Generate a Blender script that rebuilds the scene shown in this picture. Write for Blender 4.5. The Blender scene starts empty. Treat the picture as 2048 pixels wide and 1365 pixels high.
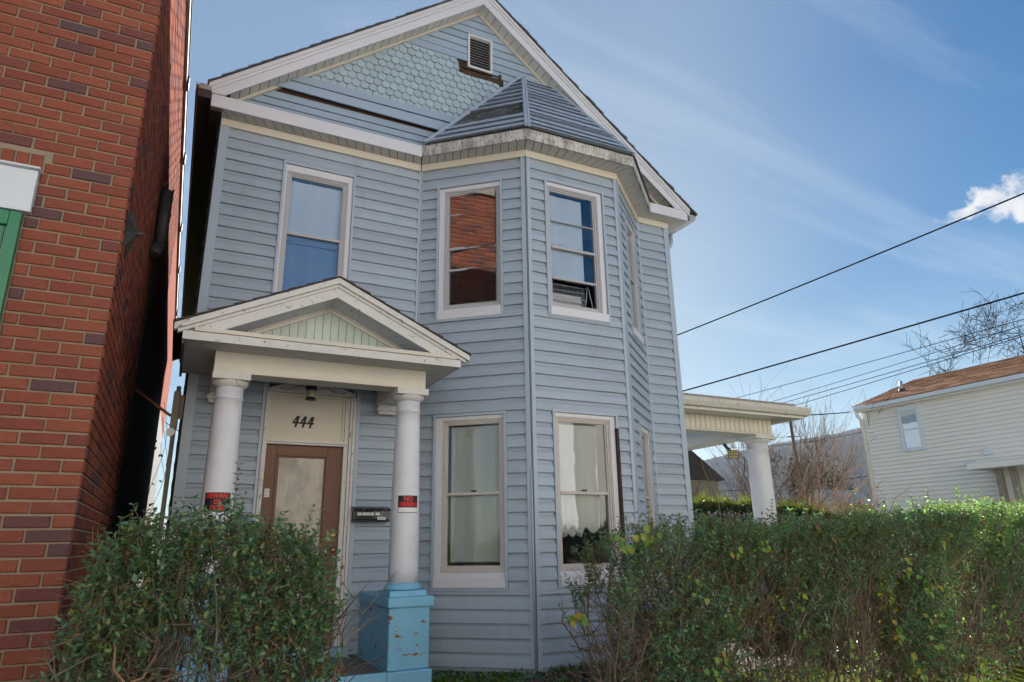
import bpy, math, random
import numpy as np
from mathutils import Vector, Matrix

S = bpy.context.scene
C = S.collection
R = math.radians
rng = random.Random(7)
nrg = np.random.default_rng(11)
H = 1.45                       # eye height: everything below is built with the eye at z = 0, then lifted by H

# ------------------------------------------------------------------ camera
cam_d = bpy.data.cameras.new('camera')
cam = bpy.data.objects.new('camera', cam_d)
C.objects.link(cam)
cam_d.sensor_width = 36.0
cam_d.lens = 23.554
cam_d.clip_start = 0.05
cam_d.clip_end = 12000.0
_yaw, _pitch, _roll = 0.46223529, 0.29211354, -0.01548652
_f = Vector((math.sin(_yaw) * math.cos(_pitch), math.cos(_yaw) * math.cos(_pitch), math.sin(_pitch)))
_r = Vector((math.cos(_yaw), -math.sin(_yaw), 0))
_u = _r.cross(_f)
_c, _s = math.cos(_roll), math.sin(_roll)
_r2, _u2 = _c * _r + _s * _u, -_s * _r + _c * _u
cam.matrix_world = Matrix(((_r2.x, _u2.x, -_f.x, 0), (_r2.y, _u2.y, -_f.y, 0), (_r2.z, _u2.z, -_f.z, 0), (0, 0, 0, 1)))
S.camera = cam

# ------------------------------------------------------------------ sky, sun, exposure
SUN_AZ, SUN_EL = R(33.0), R(23.0)          # azimuth from +Y towards +X
W = bpy.data.worlds.new('World')
S.world = W
W.use_nodes = True


class NT:
    """small helper round a node tree"""
    def __init__(s, tree):
        s.t = tree
        s.n = tree.nodes
        s.l = tree.links

    def add(s, typ, **kw):
        nd = s.n.new(typ)
        for k, v in kw.items():
            if k == 'i':
                for kk, vv in v.items():
                    s.put(nd, kk, vv)
            else:
                setattr(nd, k, v)
        return nd

    def put(s, nd, k, v):
        sock = nd.inputs[k]
        if isinstance(v, bpy.types.NodeSocket):
            s.l.new(v, sock)
        elif isinstance(v, bpy.types.Node):
            s.l.new(v.outputs[0], sock)
        else:
            if hasattr(sock.default_value, '__len__') and not isinstance(v, str):
                v = tuple(v)
                if len(sock.default_value) == 4 and len(v) == 3:
                    v = v + (1.0,)
            sock.default_value = v

    def math(s, op, a, b=0.0, c=None):
        nd = s.add('ShaderNodeMath', operation=op)
        s.put(nd, 0, a)
        s.put(nd, 1, b)
        if c is not None:
            s.put(nd, 2, c)
        return nd.outputs[0]

    def vmath(s, op, a, b=None):
        nd = s.add('ShaderNodeVectorMath', operation=op)
        s.put(nd, 0, a)
        if b is not None:
            s.put(nd, 1, b)
        return nd.outputs['Value' if op in ('DOT_PRODUCT', 'LENGTH') else 'Vector']

    def ramp(s, fac, stops, interp='LINEAR'):
        nd = s.add('ShaderNodeValToRGB')
        nd.color_ramp.interpolation = interp
        el = nd.color_ramp.elements
        while len(el) < len(stops):
            el.new(0.5)
        for e, (p, c) in zip(el, stops):
            e.position = p
            e.color = (c, c, c, 1) if isinstance(c, (int, float)) else (tuple(c) + (1,))[:4]
        s.put(nd, 0, fac)
        return nd.outputs[0]

    def noise(s, vec, scale, detail=4, rough=0.6, dist=0.0):
        nd = s.add('ShaderNodeTexNoise')
        s.put(nd, 'Vector', vec)
        s.put(nd, 'Scale', scale)
        s.put(nd, 'Detail', detail)
        s.put(nd, 'Roughness', rough)
        s.put(nd, 'Distortion', dist)
        return nd.outputs['Fac']

    def mix(s, fac, a, b, typ='MIX'):
        nd = s.add('ShaderNodeMix', data_type='RGBA', blend_type=typ)
        s.put(nd, 0, fac)
        s.put(nd, 6, a)
        s.put(nd, 7, b)
        return nd.outputs[2]


wt = NT(W.node_tree)
wt.n.clear()
sky = wt.add('ShaderNodeTexSky', sky_type='NISHITA', sun_disc=False)
sky.sun_elevation = SUN_EL
sky.sun_rotation = SUN_AZ
sky.altitude = 250.0
sky.air_density = 1.0
sky.dust_density = 0.25
sky.ozone_density = 1.3
tc = wt.add('ShaderNodeTexCoord').outputs['Generated']
sep = wt.add('ShaderNodeSeparateXYZ', i={0: tc})
dz = wt.math('MAXIMUM', sep.outputs[2], 0.02)
# cirrus: a high sheet seen in perspective, streaks running along one bearing
inv = wt.math('DIVIDE', 1.0, wt.math('ADD', dz, 0.12))
px = wt.math('MULTIPLY', sep.outputs[0], inv)
py = wt.math('MULTIPLY', sep.outputs[1], inv)
sheet = wt.add('ShaderNodeCombineXYZ', i={0: px, 1: py, 2: 0.0}).outputs[0]
rot = wt.add('ShaderNodeMapping', i={'Vector': sheet, 'Rotation': (0, 0, R(-33)), 'Scale': (0.55, 2.6, 1), 'Location': (0.9, 0.35, 0)}).outputs[0]
n1 = wt.noise(rot, 1.15, 7, 0.62, 0.5)
n2 = wt.noise(sheet, 0.55, 3, 0.5)
streak = wt.ramp(wt.math('ADD', wt.math('MULTIPLY', n1, 0.62), wt.math('MULTIPLY', n2, 0.38)), [(0.50, 0.0), (0.76, 1.0)])
# one long contrail-like streak above the roof of the next house
rot2 = wt.add('ShaderNodeMapping', i={'Vector': sheet, 'Rotation': (0, 0, R(-24)), 'Scale': (1, 1, 1)}).outputs[0]
# one small cumulus
AZC, ELC = R(66.2), R(22.4)
cdir = (math.sin(AZC) * math.cos(ELC), math.cos(AZC) * math.cos(ELC), math.sin(ELC))
cright = (math.cos(AZC), -math.sin(AZC), 0.0)
cup = (-math.sin(AZC) * math.sin(ELC), -math.cos(AZC) * math.sin(ELC), math.cos(ELC))
cu = wt.vmath('DOT_PRODUCT', tc, cright)
cv = wt.vmath('DOT_PRODUCT', tc, cup)
front = wt.math('GREATER_THAN', wt.vmath('DOT_PRODUCT', tc, cdir), 0.9)
uv = wt.add('ShaderNodeCombineXYZ', i={0: cu, 1: cv, 2: 0.0}).outputs[0]
cn = wt.noise(uv, 26.0, 7, 0.6, 0.3)
cn2 = wt.noise(uv, 75.0, 5, 0.65, 0.2)
e1 = wt.math('ADD', wt.math('POWER', wt.math('DIVIDE', wt.math('SUBTRACT', cu, 0.012), 0.062), 2.0), wt.math('POWER', wt.math('DIVIDE', cv, 0.034), 2.0))
e2 = wt.math('ADD', wt.math('POWER', wt.math('DIVIDE', wt.math('ADD', cu, 0.050), 0.034), 2.0), wt.math('POWER', wt.math('DIVIDE', wt.math('ADD', cv, 0.006), 0.011), 2.0))
em = wt.math('MINIMUM', e1, e2)
dens = wt.math('SUBTRACT', wt.math('ADD', wt.math('MULTIPLY', wt.math('SUBTRACT', cn, 0.5), 3.2), wt.math('MULTIPLY', wt.math('SUBTRACT', cn2, 0.5), 1.1)), wt.math('SUBTRACT', em, 0.75))
puff = wt.math('MULTIPLY', wt.ramp(dens, [(0.0, 0.0), (0.55, 1.0)]), front)
cirrus_amt = wt.math('ADD', wt.math('MULTIPLY', streak, 0.66), 0.02)
# the range of the sky, compressed the way the bracketed photograph compresses it (one curve for the whole sky)
lum = wt.vmath('DOT_PRODUCT', sky.outputs[0], (0.25, 0.6, 0.15))
comp = wt.math('POWER', wt.math('DIVIDE', wt.math('MAXIMUM', lum, 0.01), 3.0), -0.36)
comp = wt.math('MULTIPLY', comp, 0.55)
skyc = wt.vmath('MULTIPLY', sky.outputs[0], wt.add('ShaderNodeCombineXYZ', i={0: comp, 1: comp, 2: comp}).outputs[0])
skyc = wt.add('ShaderNodeHueSaturation', i={'Saturation': 1.5, 'Color': skyc}).outputs[0]
skyc = wt.mix(1.0, skyc, (0.88, 1.03, 1.06, 1), 'MULTIPLY')
c1 = wt.mix(cirrus_amt, skyc, (3.6, 4.3, 5.0, 1))
# a thin veil of high haze over the side of the sky behind the brick building, and whitening towards the horizon
vx = wt.math('ADD', wt.vmath('DOT_PRODUCT', tc, (math.cos(R(38)), -math.sin(R(38)), 0.0)), wt.math('MULTIPLY', wt.math('SUBTRACT', n2, 0.5), 0.5))
veil = wt.math('MULTIPLY', wt.ramp(vx, [(0.0, 1.0), (0.42, 0.0)], 'EASE'), 0.30)
hor = wt.math('MULTIPLY', wt.ramp(sep.outputs[2], [(0.02, 1.0), (0.42, 0.0)], 'EASE'), 0.42)
c1 = wt.mix(wt.math('MAXIMUM', veil, hor), c1, (4.0, 4.5, 4.9, 1))
pcol = wt.mix(wt.ramp(cn, [(0.35, 0.0), (0.62, 1.0)]), (3.4, 3.7, 4.2, 1), (5.4, 5.35, 5.3, 1))
c2 = wt.mix(wt.math('MULTIPLY', puff, 0.92), c1, pcol)
bg = wt.add('ShaderNodeBackground', i={'Color': c2, 'Strength': 0.05})
wo = wt.add('ShaderNodeOutputWorld', i={'Surface': bg})

sun_d = bpy.data.lights.new('sun', 'SUN')
sun_d.energy = 5.0
sun_d.angle = R(0.53)
sun_d.color = (1.0, 0.95, 0.89)
sun = bpy.data.objects.new('sun', sun_d)
C.objects.link(sun)
to_sun = Vector((math.sin(SUN_AZ) * math.cos(SUN_EL), math.cos(SUN_AZ) * math.cos(SUN_EL), math.sin(SUN_EL)))
sun.rotation_euler = to_sun.to_track_quat('Z', 'Y').to_euler()
sun.location = to_sun * 60

S.view_settings.view_transform = 'Standard'
S.view_settings.look = 'None'
S.view_settings.gamma = 1.0
S.view_settings.use_curve_mapping = False
S.view_settings.exposure = 1.76
S.render.engine = 'CYCLES'
S.cycles.max_bounces = 8
S.cycles.diffuse_bounces = 4
S.cycles.glossy_bounces = 4
S.cycles.transparent_max_bounces = 16
S.cycles.volume_bounces = 0
S.cycles.caustics_reflective = False
S.cycles.caustics_refractive = False
S.cycles.use_denoising = True

# ------------------------------------------------------------------ mesh helpers


class MB:
    """collects polygons, built as one mesh object"""
    def __init__(s):
        s.v = []
        s.f = []
        s.sm = []
        s.mi = []
        s.cur = 0

    def poly(s, pts, smooth=False):
        i = len(s.v)
        s.v.extend([tuple(p) for p in pts])
        s.f.append(tuple(range(i, i + len(pts))))
        s.sm.append(smooth)
        s.mi.append(s.cur)

    def hexa(s, p):
        """8 points: 0-3 one face (ccw from outside), 4-7 the opposite one"""
        i = len(s.v)
        s.v.extend([tuple(q) for q in p])
        for q in ((3, 2, 1, 0), (4, 5, 6, 7), (0, 1, 5, 4), (1, 2, 6, 5), (2, 3, 7, 6), (3, 0, 4, 7)):
            s.f.append(tuple(i + k for k in q))
            s.sm.append(False)
            s.mi.append(s.cur)

    def box(s, x0, x1, y0, y1, z0, z1):
        s.hexa([(x0, y0, z0), (x1, y0, z0), (x1, y1, z0), (x0, y1, z0), (x0, y0, z1), (x1, y0, z1), (x1, y1, z1), (x0, y1, z1)])

    def bbox(s, x0, x1, y0, y1, z0, z1, b=0.006):
        """box whose front (-Y) edges are chamfered"""
        a = [(x0 + b, y0, z0 + b), (x1 - b, y0, z0 + b), (x1 - b, y0, z1 - b), (x0 + b, y0, z1 - b)]
        m = [(x0, y0 + b, z0), (x1, y0 + b, z0), (x1, y0 + b, z1), (x0, y0 + b, z1)]
        k = [(x0, y1, z0), (x1, y1, z0), (x1, y1, z1), (x0, y1, z1)]
        i = len(s.v)
        s.v.extend(a + m + k)
        fs = [(0, 1, 2, 3), (11, 10, 9, 8)]
        for o in (0, 4):
            for q in range(4):
                r = (q + 1) % 4
                fs.append((o + r, o + q, o + 4 + q, o + 4 + r))
        for q in fs:
            s.f.append(tuple(i + t for t in q))
            s.sm.append(False)
            s.mi.append(s.cur)

    def wbox(s, w, s0, s1, z0, z1, o0, o1):
        P = w.P
        s.hexa([P(s0, z0, o1), P(s1, z0, o1), P(s1, z0, o0), P(s0, z0, o0), P(s0, z1, o1), P(s1, z1, o1), P(s1, z1, o0), P(s0, z1, o0)])

    def ring(s, w, a, b, o0, o1):
        """frame between the outer rectangle a and the inner rectangle b (s0, s1, z0, z1), mitred"""
        A = [(a[0], a[2]), (a[1], a[2]), (a[1], a[3]), (a[0], a[3])]
        B = [(b[0], b[2]), (b[1], b[2]), (b[1], b[3]), (b[0], b[3])]
        for i in range(4):
            j = (i + 1) % 4
            f = [w.P(*A[i], o1), w.P(*A[j], o1), w.P(*B[j], o1), w.P(*B[i], o1)]
            k = [w.P(*A[i], o0), w.P(*A[j], o0), w.P(*B[j], o0), w.P(*B[i], o0)]
            s.hexa(k + f)

    def prism(s, prof, a, b, cap=True, smooth=False):
        """profile points given as offsets (list of Vectors) swept from point a to point b"""
        n = len(prof)
        i = len(s.v)
        for q in (a, b):
            for p in prof:
                s.v.append(tuple(Vector(q) + Vector(p)))
        for k in range(n):
            r = (k + 1) % n
            s.f.append((i + k, i + r, i + n + r, i + n + k))
            s.sm.append(smooth)
            s.mi.append(s.cur)
        if cap:
            s.f.append(tuple(i + k for k in reversed(range(n))))
            s.f.append(tuple(i + n + k for k in range(n)))
            s.sm += [False, False]
            s.mi += [s.cur, s.cur]

    def lathe(s, c, prof, n=28, smooth=True):
        """prof: list of (radius, z) bottom to top, round the vertical axis through c"""
        i = len(s.v)
        for (r, z) in prof:
            for k in range(n):
                t = 2 * math.pi * k / n
                s.v.append((c[0] + r * math.cos(t), c[1] + r * math.sin(t), z))
        for m in range(len(prof) - 1):
            for k in range(n):
                r = (k + 1) % n
                s.f.append((i + m * n + k, i + m * n + r, i + (m + 1) * n + r, i + (m + 1) * n + k))
                s.sm.append(smooth)
                s.mi.append(s.cur)
        s.f.append(tuple(i + k for k in reversed(range(n))))
        s.f.append(tuple(i + (len(prof) - 1) * n + k for k in range(n)))
        s.sm += [False, False]
        s.mi += [s.cur, s.cur]

    def tube(s, pts, rad, n=8, smooth=True):
        pts = [Vector(p) for p in pts]
        rads = rad if isinstance(rad, (list, tuple)) else [rad] * len(pts)
        i = len(s.v)
        up = None
        for k, p in enumerate(pts):
            d = (pts[min(k + 1, len(pts) - 1)] - pts[max(k - 1, 0)]).normalized()
            if up is None:
                up = d.orthogonal().normalized()
            up = (up - d * up.dot(d)).normalized()
            sd = d.cross(up)
            for q in range(n):
                t = 2 * math.pi * q / n
                s.v.append(tuple(p + (up * math.cos(t) + sd * math.sin(t)) * rads[k]))
        for k in range(len(pts) - 1):
            for q in range(n):
                r = (q + 1) % n
                s.f.append((i + k * n + q, i + k * n + r, i + (k + 1) * n + r, i + (k + 1) * n + q))
                s.sm.append(smooth)
                s.mi.append(s.cur)
        s.f.append(tuple(i + q for q in reversed(range(n))))
        s.f.append(tuple(i + (len(pts) - 1) * n + q for q in range(n)))
        s.sm += [False, False]
        s.mi += [s.cur, s.cur]

    def build(s, name, mat, parent=None, bevel=0.0):
        off = root_loc(parent)
        me = bpy.data.meshes.new(name)
        me.from_pydata([(x - off[0], y - off[1], z - off[2]) for x, y, z in s.v], [], s.f)
        me.polygons.foreach_set('use_smooth', s.sm)
        for m in (mat if isinstance(mat, (list, tuple)) else [mat]):
            me.materials.append(m)
        if isinstance(mat, (list, tuple)):
            me.polygons.foreach_set('material_index', s.mi)
        me.update()
        o = bpy.data.objects.new(name, me)
        C.objects.link(o)
        if parent is not None:
            o.parent = parent
        if bevel:
            b = o.modifiers.new('edges', 'BEVEL')
            b.width = bevel
            b.segments = 2
            b.limit_method = 'ANGLE'
            b.angle_limit = R(40)
        return o


def root_loc(p):
    if p is None:
        return (0, 0, 0)
    while p.parent is not None:
        p = p.parent
    return tuple(p.location)


def np_mesh(name, verts, quads, mat, parent=None, tris=None):
    off = np.array(root_loc(parent))
    me = bpy.data.meshes.new(name)
    verts = np.asarray(verts, dtype=np.float32) - off.astype(np.float32)
    quads = np.asarray(quads, dtype=np.int32)
    n = len(quads)
    me.vertices.add(len(verts))
    me.vertices.foreach_set('co', verts.ravel())
    me.loops.add(n * 4)
    me.loops.foreach_set('vertex_index', quads.ravel())
    me.polygons.add(n)
    me.polygons.foreach_set('loop_start', np.arange(n, dtype=np.int32) * 4)
    me.update(calc_edges=True)
    me.validate()
    for m in (mat if isinstance(mat, (list, tuple)) else [mat]):
        me.materials.append(m)
    o = bpy.data.objects.new(name, me)
    C.objects.link(o)
    if parent is not None:
        o.parent = parent
    return o


def tag(o, label=None, cat=None, group=None, kind=None):
    if label:
        o['label'] = label
    if cat:
        o['category'] = cat
    if group:
        o['group'] = group
    if kind:
        o['kind'] = kind
    return o


def thing(name, label, cat, loc=(0, 0, 0), group=None):
    o = bpy.data.objects.new(name, None)
    o.empty_display_size = 0.2
    C.objects.link(o)
    o.location = loc
    return tag(o, label, cat, group)


def share(src, parent, name=None):
    """a further object on the mesh data of src"""
    o = bpy.data.objects.new(name or src.name.split('.')[0], src.data)
    C.objects.link(o)
    o.parent = parent
    return o


class Wall:
    def __init__(s, x, y, dx, dy, nx, ny):
        s.o = Vector((x, y, 0))
        s.d = Vector((dx, dy, 0)).normalized()
        s.n = Vector((nx, ny, 0)).normalized()

    def P(s, t, z, o=0.0):
        q = s.o + s.d * t + s.n * o
        return (q.x, q.y, z)


def perp(d):
    a = np.where(np.abs(d[:, 2:3]) < 0.9, np.array([[0, 0, 1.0]]), np.array([[1.0, 0, 0]]))
    u = np.cross(d, a)
    u /= np.linalg.norm(u, axis=1, keepdims=True) + 1e-9
    return u, np.cross(d, u)


def seg_arrays(A, B, ra, rb, n=3):
    """many straight tapered twigs: verts and quads"""
    A, B = np.asarray(A, float), np.asarray(B, float)
    ra = np.broadcast_to(np.asarray(ra, float), (len(A),))
    rb = np.broadcast_to(np.asarray(rb, float), (len(A),))
    d = B - A
    d /= np.linalg.norm(d, axis=1, keepdims=True) + 1e-9
    u, v = perp(d)
    vs = []
    for (P, r) in ((A, ra), (B, rb)):
        for k in range(n):
            t = 2 * math.pi * k / n
            vs.append(P + (u * math.cos(t) + v * math.sin(t)) * r[:, None])
    V = np.stack(vs, 1).reshape(-1, 3)
    base = (np.arange(len(A)) * 2 * n)[:, None]
    Q = []
    for k in range(n):
        r = (k + 1) % n
        Q.append(base + np.array([[k, r, n + r, n + k]]))
    return V, np.concatenate(Q, 0)


def leaf_arrays(P, D, N, L, Wd, fold=0.18, droop=0.12):
    """oval leaves of two folded quads each"""
    P, D, N = (np.asarray(a, float) for a in (P, D, N))
    D = D / (np.linalg.norm(D, axis=1, keepdims=True) + 1e-9)
    N = N - D * np.sum(N * D, 1, keepdims=True)
    N = N / (np.linalg.norm(N, axis=1, keepdims=True) + 1e-9)
    Sd = np.cross(D, N)
    L = np.asarray(L, float)[:, None]
    Wd = np.asarray(Wd, float)[:, None]
    up = N * Wd * fold
    b = P
    t = P + D * L - N * L * droop
    r1 = P + D * L * 0.30 + Sd * Wd * 0.46 + up
    r2 = P + D * L * 0.70 + Sd * Wd * 0.40 + up - N * L * droop * 0.4
    l1 = P + D * L * 0.30 - Sd * Wd * 0.46 + up
    l2 = P + D * L * 0.70 - Sd * Wd * 0.40 + up - N * L * droop * 0.4
    V = np.stack([b, r1, r2, t, l2, l1], 1).reshape(-1, 3)
    base = (np.arange(len(P)) * 6)[:, None]
    Q = np.concatenate([base + np.array([[0, 1, 2, 3]]), base + np.array([[3, 4, 5, 0]])], 0)
    return V, Q


def join_arrays(parts):
    V, Q, k = [], [], 0
    for v, q in parts:
        V.append(v)
        Q.append(q + k)
        k += len(v)
    return np.concatenate(V, 0), np.concatenate(Q, 0)

# ------------------------------------------------------------------ materials


def M(name, base, rough=0.55, spec=0.35, var=0.0, mott=None, spots=None, spots2=None, bump=None, stretch=(1, 1, 1), metal=0.0,
      ramp=None, island=False, translucent=0.0, tcol=None, coat=0.0):
    """procedural surface. mott = (scale, amount); spots = (scale, threshold, colour, softness[, stretch]); bump = (scale, strength);
    ramp = colour stops picked by the piece's own random number"""
    m = bpy.data.materials.new(name)
    m.use_nodes = True
    g = NT(m.node_tree)
    g.n.clear()
    tcx = g.add('ShaderNodeTexCoord').outputs['Object']
    vec = g.add('ShaderNodeMapping', i={'Vector': tcx, 'Scale': stretch}).outputs[0]
    rnd = g.add('ShaderNodeObjectInfo').outputs['Random']
    if island:
        isl = g.add('ShaderNodeNewGeometry').outputs['Random Per Island']
        rnd = g.math('FRACT', g.math('ADD', rnd, isl))
    if ramp:
        col = g.ramp(rnd, ramp)
    else:
        col = g.add('ShaderNodeRGB').outputs[0]
        col.default_value = tuple(base) + (1,)
    if var:
        k = g.math('ADD', 1.0 - var, g.math('MULTIPLY', g.math('FRACT', g.math('MULTIPLY', rnd, 7.31)), 2 * var))
        kk = g.add('ShaderNodeCombineXYZ', i={0: k, 1: k, 2: k}).outputs[0]
        col = g.mix(1.0, col, kk, 'MULTIPLY')
    if mott:
        nz = g.noise(vec, mott[0], 5, 0.62)
        k = g.math('ADD', 1.0 - mott[1], g.math('MULTIPLY', nz, 2 * mott[1]))
        kk = g.add('ShaderNodeCombineXYZ', i={0: k, 1: k, 2: k}).outputs[0]
        col = g.mix(1.0, col, kk, 'MULTIPLY')
    for sp in (spots, spots2):
        if sp:
            v2 = vec if len(sp) < 5 else g.add('ShaderNodeMapping', i={'Vector': tcx, 'Scale': sp[4]}).outputs[0]
            nz = g.noise(v2, sp[0], 6, 0.65, 0.25)
            f = g.ramp(nz, [(sp[1], 0.0), (min(sp[1] + sp[3], 1.0), 1.0)])
            col = g.mix(f, col, sp[2])
    b = g.add('ShaderNodeBsdfPrincipled', i={'Base Color': col, 'Roughness': rough, 'Specular IOR Level': spec, 'Metallic': metal, 'Coat Weight': coat})
    if bump:
        bn = g.noise(vec, bump[0], 6, 0.65)
        bp = g.add('ShaderNodeBump', i={'Height': bn, 'Strength': bump[1], 'Distance': 0.01})
        g.put(b, 'Normal', bp.outputs[0])
    out = b.outputs[0]
    if translucent:
        tr = g.add('ShaderNodeBsdfTranslucent', i={'Color': g.mix(1.0, col, tcol or (1.6, 1.7, 0.6), 'MULTIPLY')})
        out = g.add('ShaderNodeMixShader', i={0: translucent, 1: out, 2: tr.outputs[0]}).outputs[0]
    g.add('ShaderNodeOutputMaterial', i={'Surface': out})
    return m


def glass_mat(name, tint, refl=0.07, rough=0.004, mul=1.9):
    m = bpy.data.materials.new(name)
    m.use_nodes = True
    g = NT(m.node_tree)
    g.n.clear()
    ge = g.add('ShaderNodeNewGeometry')
    ca = g.math('ABSOLUTE', g.vmath('DOT_PRODUCT', ge.outputs['Incoming'], ge.outputs['Normal']))
    sch = g.math('ADD', 0.04, g.math('MULTIPLY', g.math('POWER', g.math('SUBTRACT', 1.0, ca), 5.0), 0.96))
    f = g.math('MINIMUM', g.math('ADD', g.math('MULTIPLY', sch, mul), refl), 1.0)
    tcx = g.add('ShaderNodeTexCoord').outputs['Object']
    bp = g.add('ShaderNodeBump', i={'Height': g.noise(tcx, 2.2, 2, 0.5), 'Strength': 0.06, 'Distance': 0.02})
    t = g.add('ShaderNodeBsdfTransparent', i={'Color': tint})
    s = g.add('ShaderNodeBsdfGlossy', i={'Color': (0.95, 0.97, 1.0, 1), 'Roughness': rough, 'Normal': bp.outputs[0]})
    mx = g.add('ShaderNodeMixShader', i={0: f, 1: t.outputs[0], 2: s.outputs[0]})
    g.add('ShaderNodeOutputMaterial', i={'Surface': mx.outputs[0]})
    return m


K = {}
K['siding'] = M('siding', (0.345, 0.40, 0.465), 0.42, 0.35, var=0.06, mott=(1.3, 0.10), spots=(2.6, 0.57, (0.255, 0.29, 0.325), 0.30, (1, 1, 0.30)), spots2=(85, 0.70, (0.17, 0.18, 0.18), 0.05), bump=(60, 0.05), stretch=(0.4, 0.4, 2.5))
K['siding_trim'] = M('siding_trim', (0.37, 0.43, 0.505), 0.4, 0.35, mott=(3, 0.08))
K['gable_siding'] = M('gable_siding', (0.325, 0.40, 0.485), 0.42, 0.35, var=0.05, mott=(1.6, 0.10), spots=(3, 0.68, (0.22, 0.25, 0.25), 0.3), stretch=(0.4, 0.4, 2.0))
K['roof_siding'] = M('roof_siding', (0.37, 0.425, 0.50), 0.45, 0.35, var=0.08, mott=(4, 0.15), spots=(9, 0.60, (0.11, 0.12, 0.12), 0.22, (0.5, 0.5, 2.5)), spots2=(34, 0.64, (0.07, 0.075, 0.07), 0.1), stretch=(1, 1, 1))
K['fish'] = M('fish', (0.37, 0.455, 0.50), 0.6, 0.2, var=0.07, mott=(14, 0.10), spots=(30, 0.68, (0.19, 0.22, 0.22), 0.12, (1.6, 1.6, 0.3)), bump=(70, 0.25), stretch=(1.5, 1.5, 0.3))
K['white'] = M('white', (0.62, 0.61, 0.635), 0.4, 0.4, var=0.02, mott=(1.5, 0.06), spots=(8, 0.74, (0.42, 0.39, 0.37), 0.2))
K['porch_white'] = M('porch_white', (0.60, 0.575, 0.545), 0.6, 0.25, mott=(2.5, 0.10), spots=(22, 0.615, (0.20, 0.18, 0.15), 0.04), spots2=(4, 0.56, (0.45, 0.41, 0.36), 0.3, (1, 1, 0.6)), bump=(40, 0.12))
K['porch_cream'] = M('porch_cream', (0.60, 0.555, 0.475), 0.6, 0.25, mott=(2.5, 0.10), spots=(5, 0.675, (0.15, 0.13, 0.10), 0.02, (1.2, 1, 3.0)), spots2=(60, 0.63, (0.25, 0.22, 0.18), 0.06), bump=(40, 0.12))
K['transom'] = M('transom', (0.60, 0.545, 0.455), 0.6, 0.25, mott=(2.5, 0.08), spots=(60, 0.70, (0.40, 0.35, 0.28), 0.06), bump=(30, 0.1), stretch=(1, 1, 3))
K['column'] = M('column', (0.66, 0.655, 0.69), 0.55, 0.25, mott=(3, 0.10), spots=(38, 0.67, (0.25, 0.24, 0.24), 0.04), spots2=(3.2, 0.55, (0.52, 0.50, 0.50), 0.3, (1, 1, 0.35)), bump=(50, 0.12))
K['cream'] = M('cream', (0.60, 0.55, 0.465), 0.45, 0.3, var=0.03, mott=(1.2, 0.08), spots=(12, 0.74, (0.34, 0.30, 0.24), 0.2))
K['soffit'] = M('soffit', (0.56, 0.54, 0.50), 0.5, 0.3, var=0.05, mott=(2, 0.08))
K['rake_soffit'] = M('rake_soffit', (0.66, 0.63, 0.57), 0.5, 0.3, var=0.05, mott=(2, 0.08))
K['dirty'] = M('dirty', (0.55, 0.52, 0.48), 0.6, 0.3, mott=(3, 0.12), spots=(7, 0.45, (0.21, 0.185, 0.165), 0.22, (1, 1, 0.3)), spots2=(42, 0.52, (0.13, 0.11, 0.10), 0.14, (1, 1, 0.45)), bump=(50, 0.08))
K['stained'] = M('stained', (0.60, 0.57, 0.51), 0.6, 0.3, mott=(2, 0.08), spots=(16, 0.55, (0.36, 0.33, 0.28), 0.2, (1, 1, 0.25)), spots2=(5, 0.60, (0.30, 0.27, 0.23), 0.1, (1, 1, 0.6)))
K['dark_brown'] = M('dark_brown', (0.05, 0.032, 0.03), 0.5, 0.4, mott=(4, 0.3), spots=(9, 0.55, (0.10, 0.055, 0.04), 0.25))
K['rust'] = M('rust', (0.24, 0.09, 0.045), 0.6, 0.3, mott=(8, 0.3))
K['sash'] = M('sash', (0.42, 0.405, 0.415), 0.4, 0.4, mott=(3, 0.08), spots=(24, 0.68, (0.28, 0.25, 0.24), 0.1))
K['old_sash'] = M('old_sash', (0.50, 0.455, 0.42), 0.5, 0.35, mott=(6, 0.15), spots=(22, 0.62, (0.24, 0.19, 0.16), 0.12, (1, 1, 0.4)))
K['glass'] = glass_mat('glass', (0.86, 0.90, 0.93, 1), 0.05)
K['glass_low'] = glass_mat('glass_low', (0.90, 0.92, 0.91, 1), 0.015, mul=1.0)
K['glass_blue'] = glass_mat('glass_blue', (0.94, 0.97, 1.0, 1), 0.08, mul=1.2)
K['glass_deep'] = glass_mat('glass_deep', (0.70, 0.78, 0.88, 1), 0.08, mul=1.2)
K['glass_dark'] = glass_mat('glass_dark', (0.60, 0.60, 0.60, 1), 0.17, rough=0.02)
K['door_glass'] = None
K['curtain'] = M('curtain', (0.76, 0.745, 0.71), 0.9, 0.05, mott=(5, 0.06), translucent=0.3, tcol=(1, 1, 1))
K['shade'] = M('shade', (0.90, 0.93, 0.93), 0.8, 0.1, mott=(2, 0.06), translucent=0.25, tcol=(1, 1, 1))
K['interior'] = M('interior', (0.10, 0.095, 0.09), 0.9, 0.1)
K['wood'] = M('wood', (0.135, 0.052, 0.024), 0.45, 0.35, mott=(6, 0.35), spots=(30, 0.62, (0.075, 0.03, 0.018), 0.15, (8, 8, 0.5)), stretch=(6, 6, 0.5), bump=(30, 0.12))
K['mint'] = M('mint', (0.46, 0.51, 0.45), 0.65, 0.2, var=0.06, mott=(9, 0.10), spots=(28, 0.64, (0.16, 0.14, 0.11), 0.05, (2.2, 1, 0.7)), bump=(60, 0.15), stretch=(3, 1, 0.4))
K['blue_paint'] = M('blue_paint', (0.21, 0.49, 0.67), 0.55, 0.3, mott=(5, 0.14), spots=(9, 0.585, (0.42, 0.44, 0.43), 0.012, (1, 1, 2.4)), spots2=(9, 0.605, (0.22, 0.05, 0.045), 0.02, (1, 1, 2.4)), bump=(24, 0.4))
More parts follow.
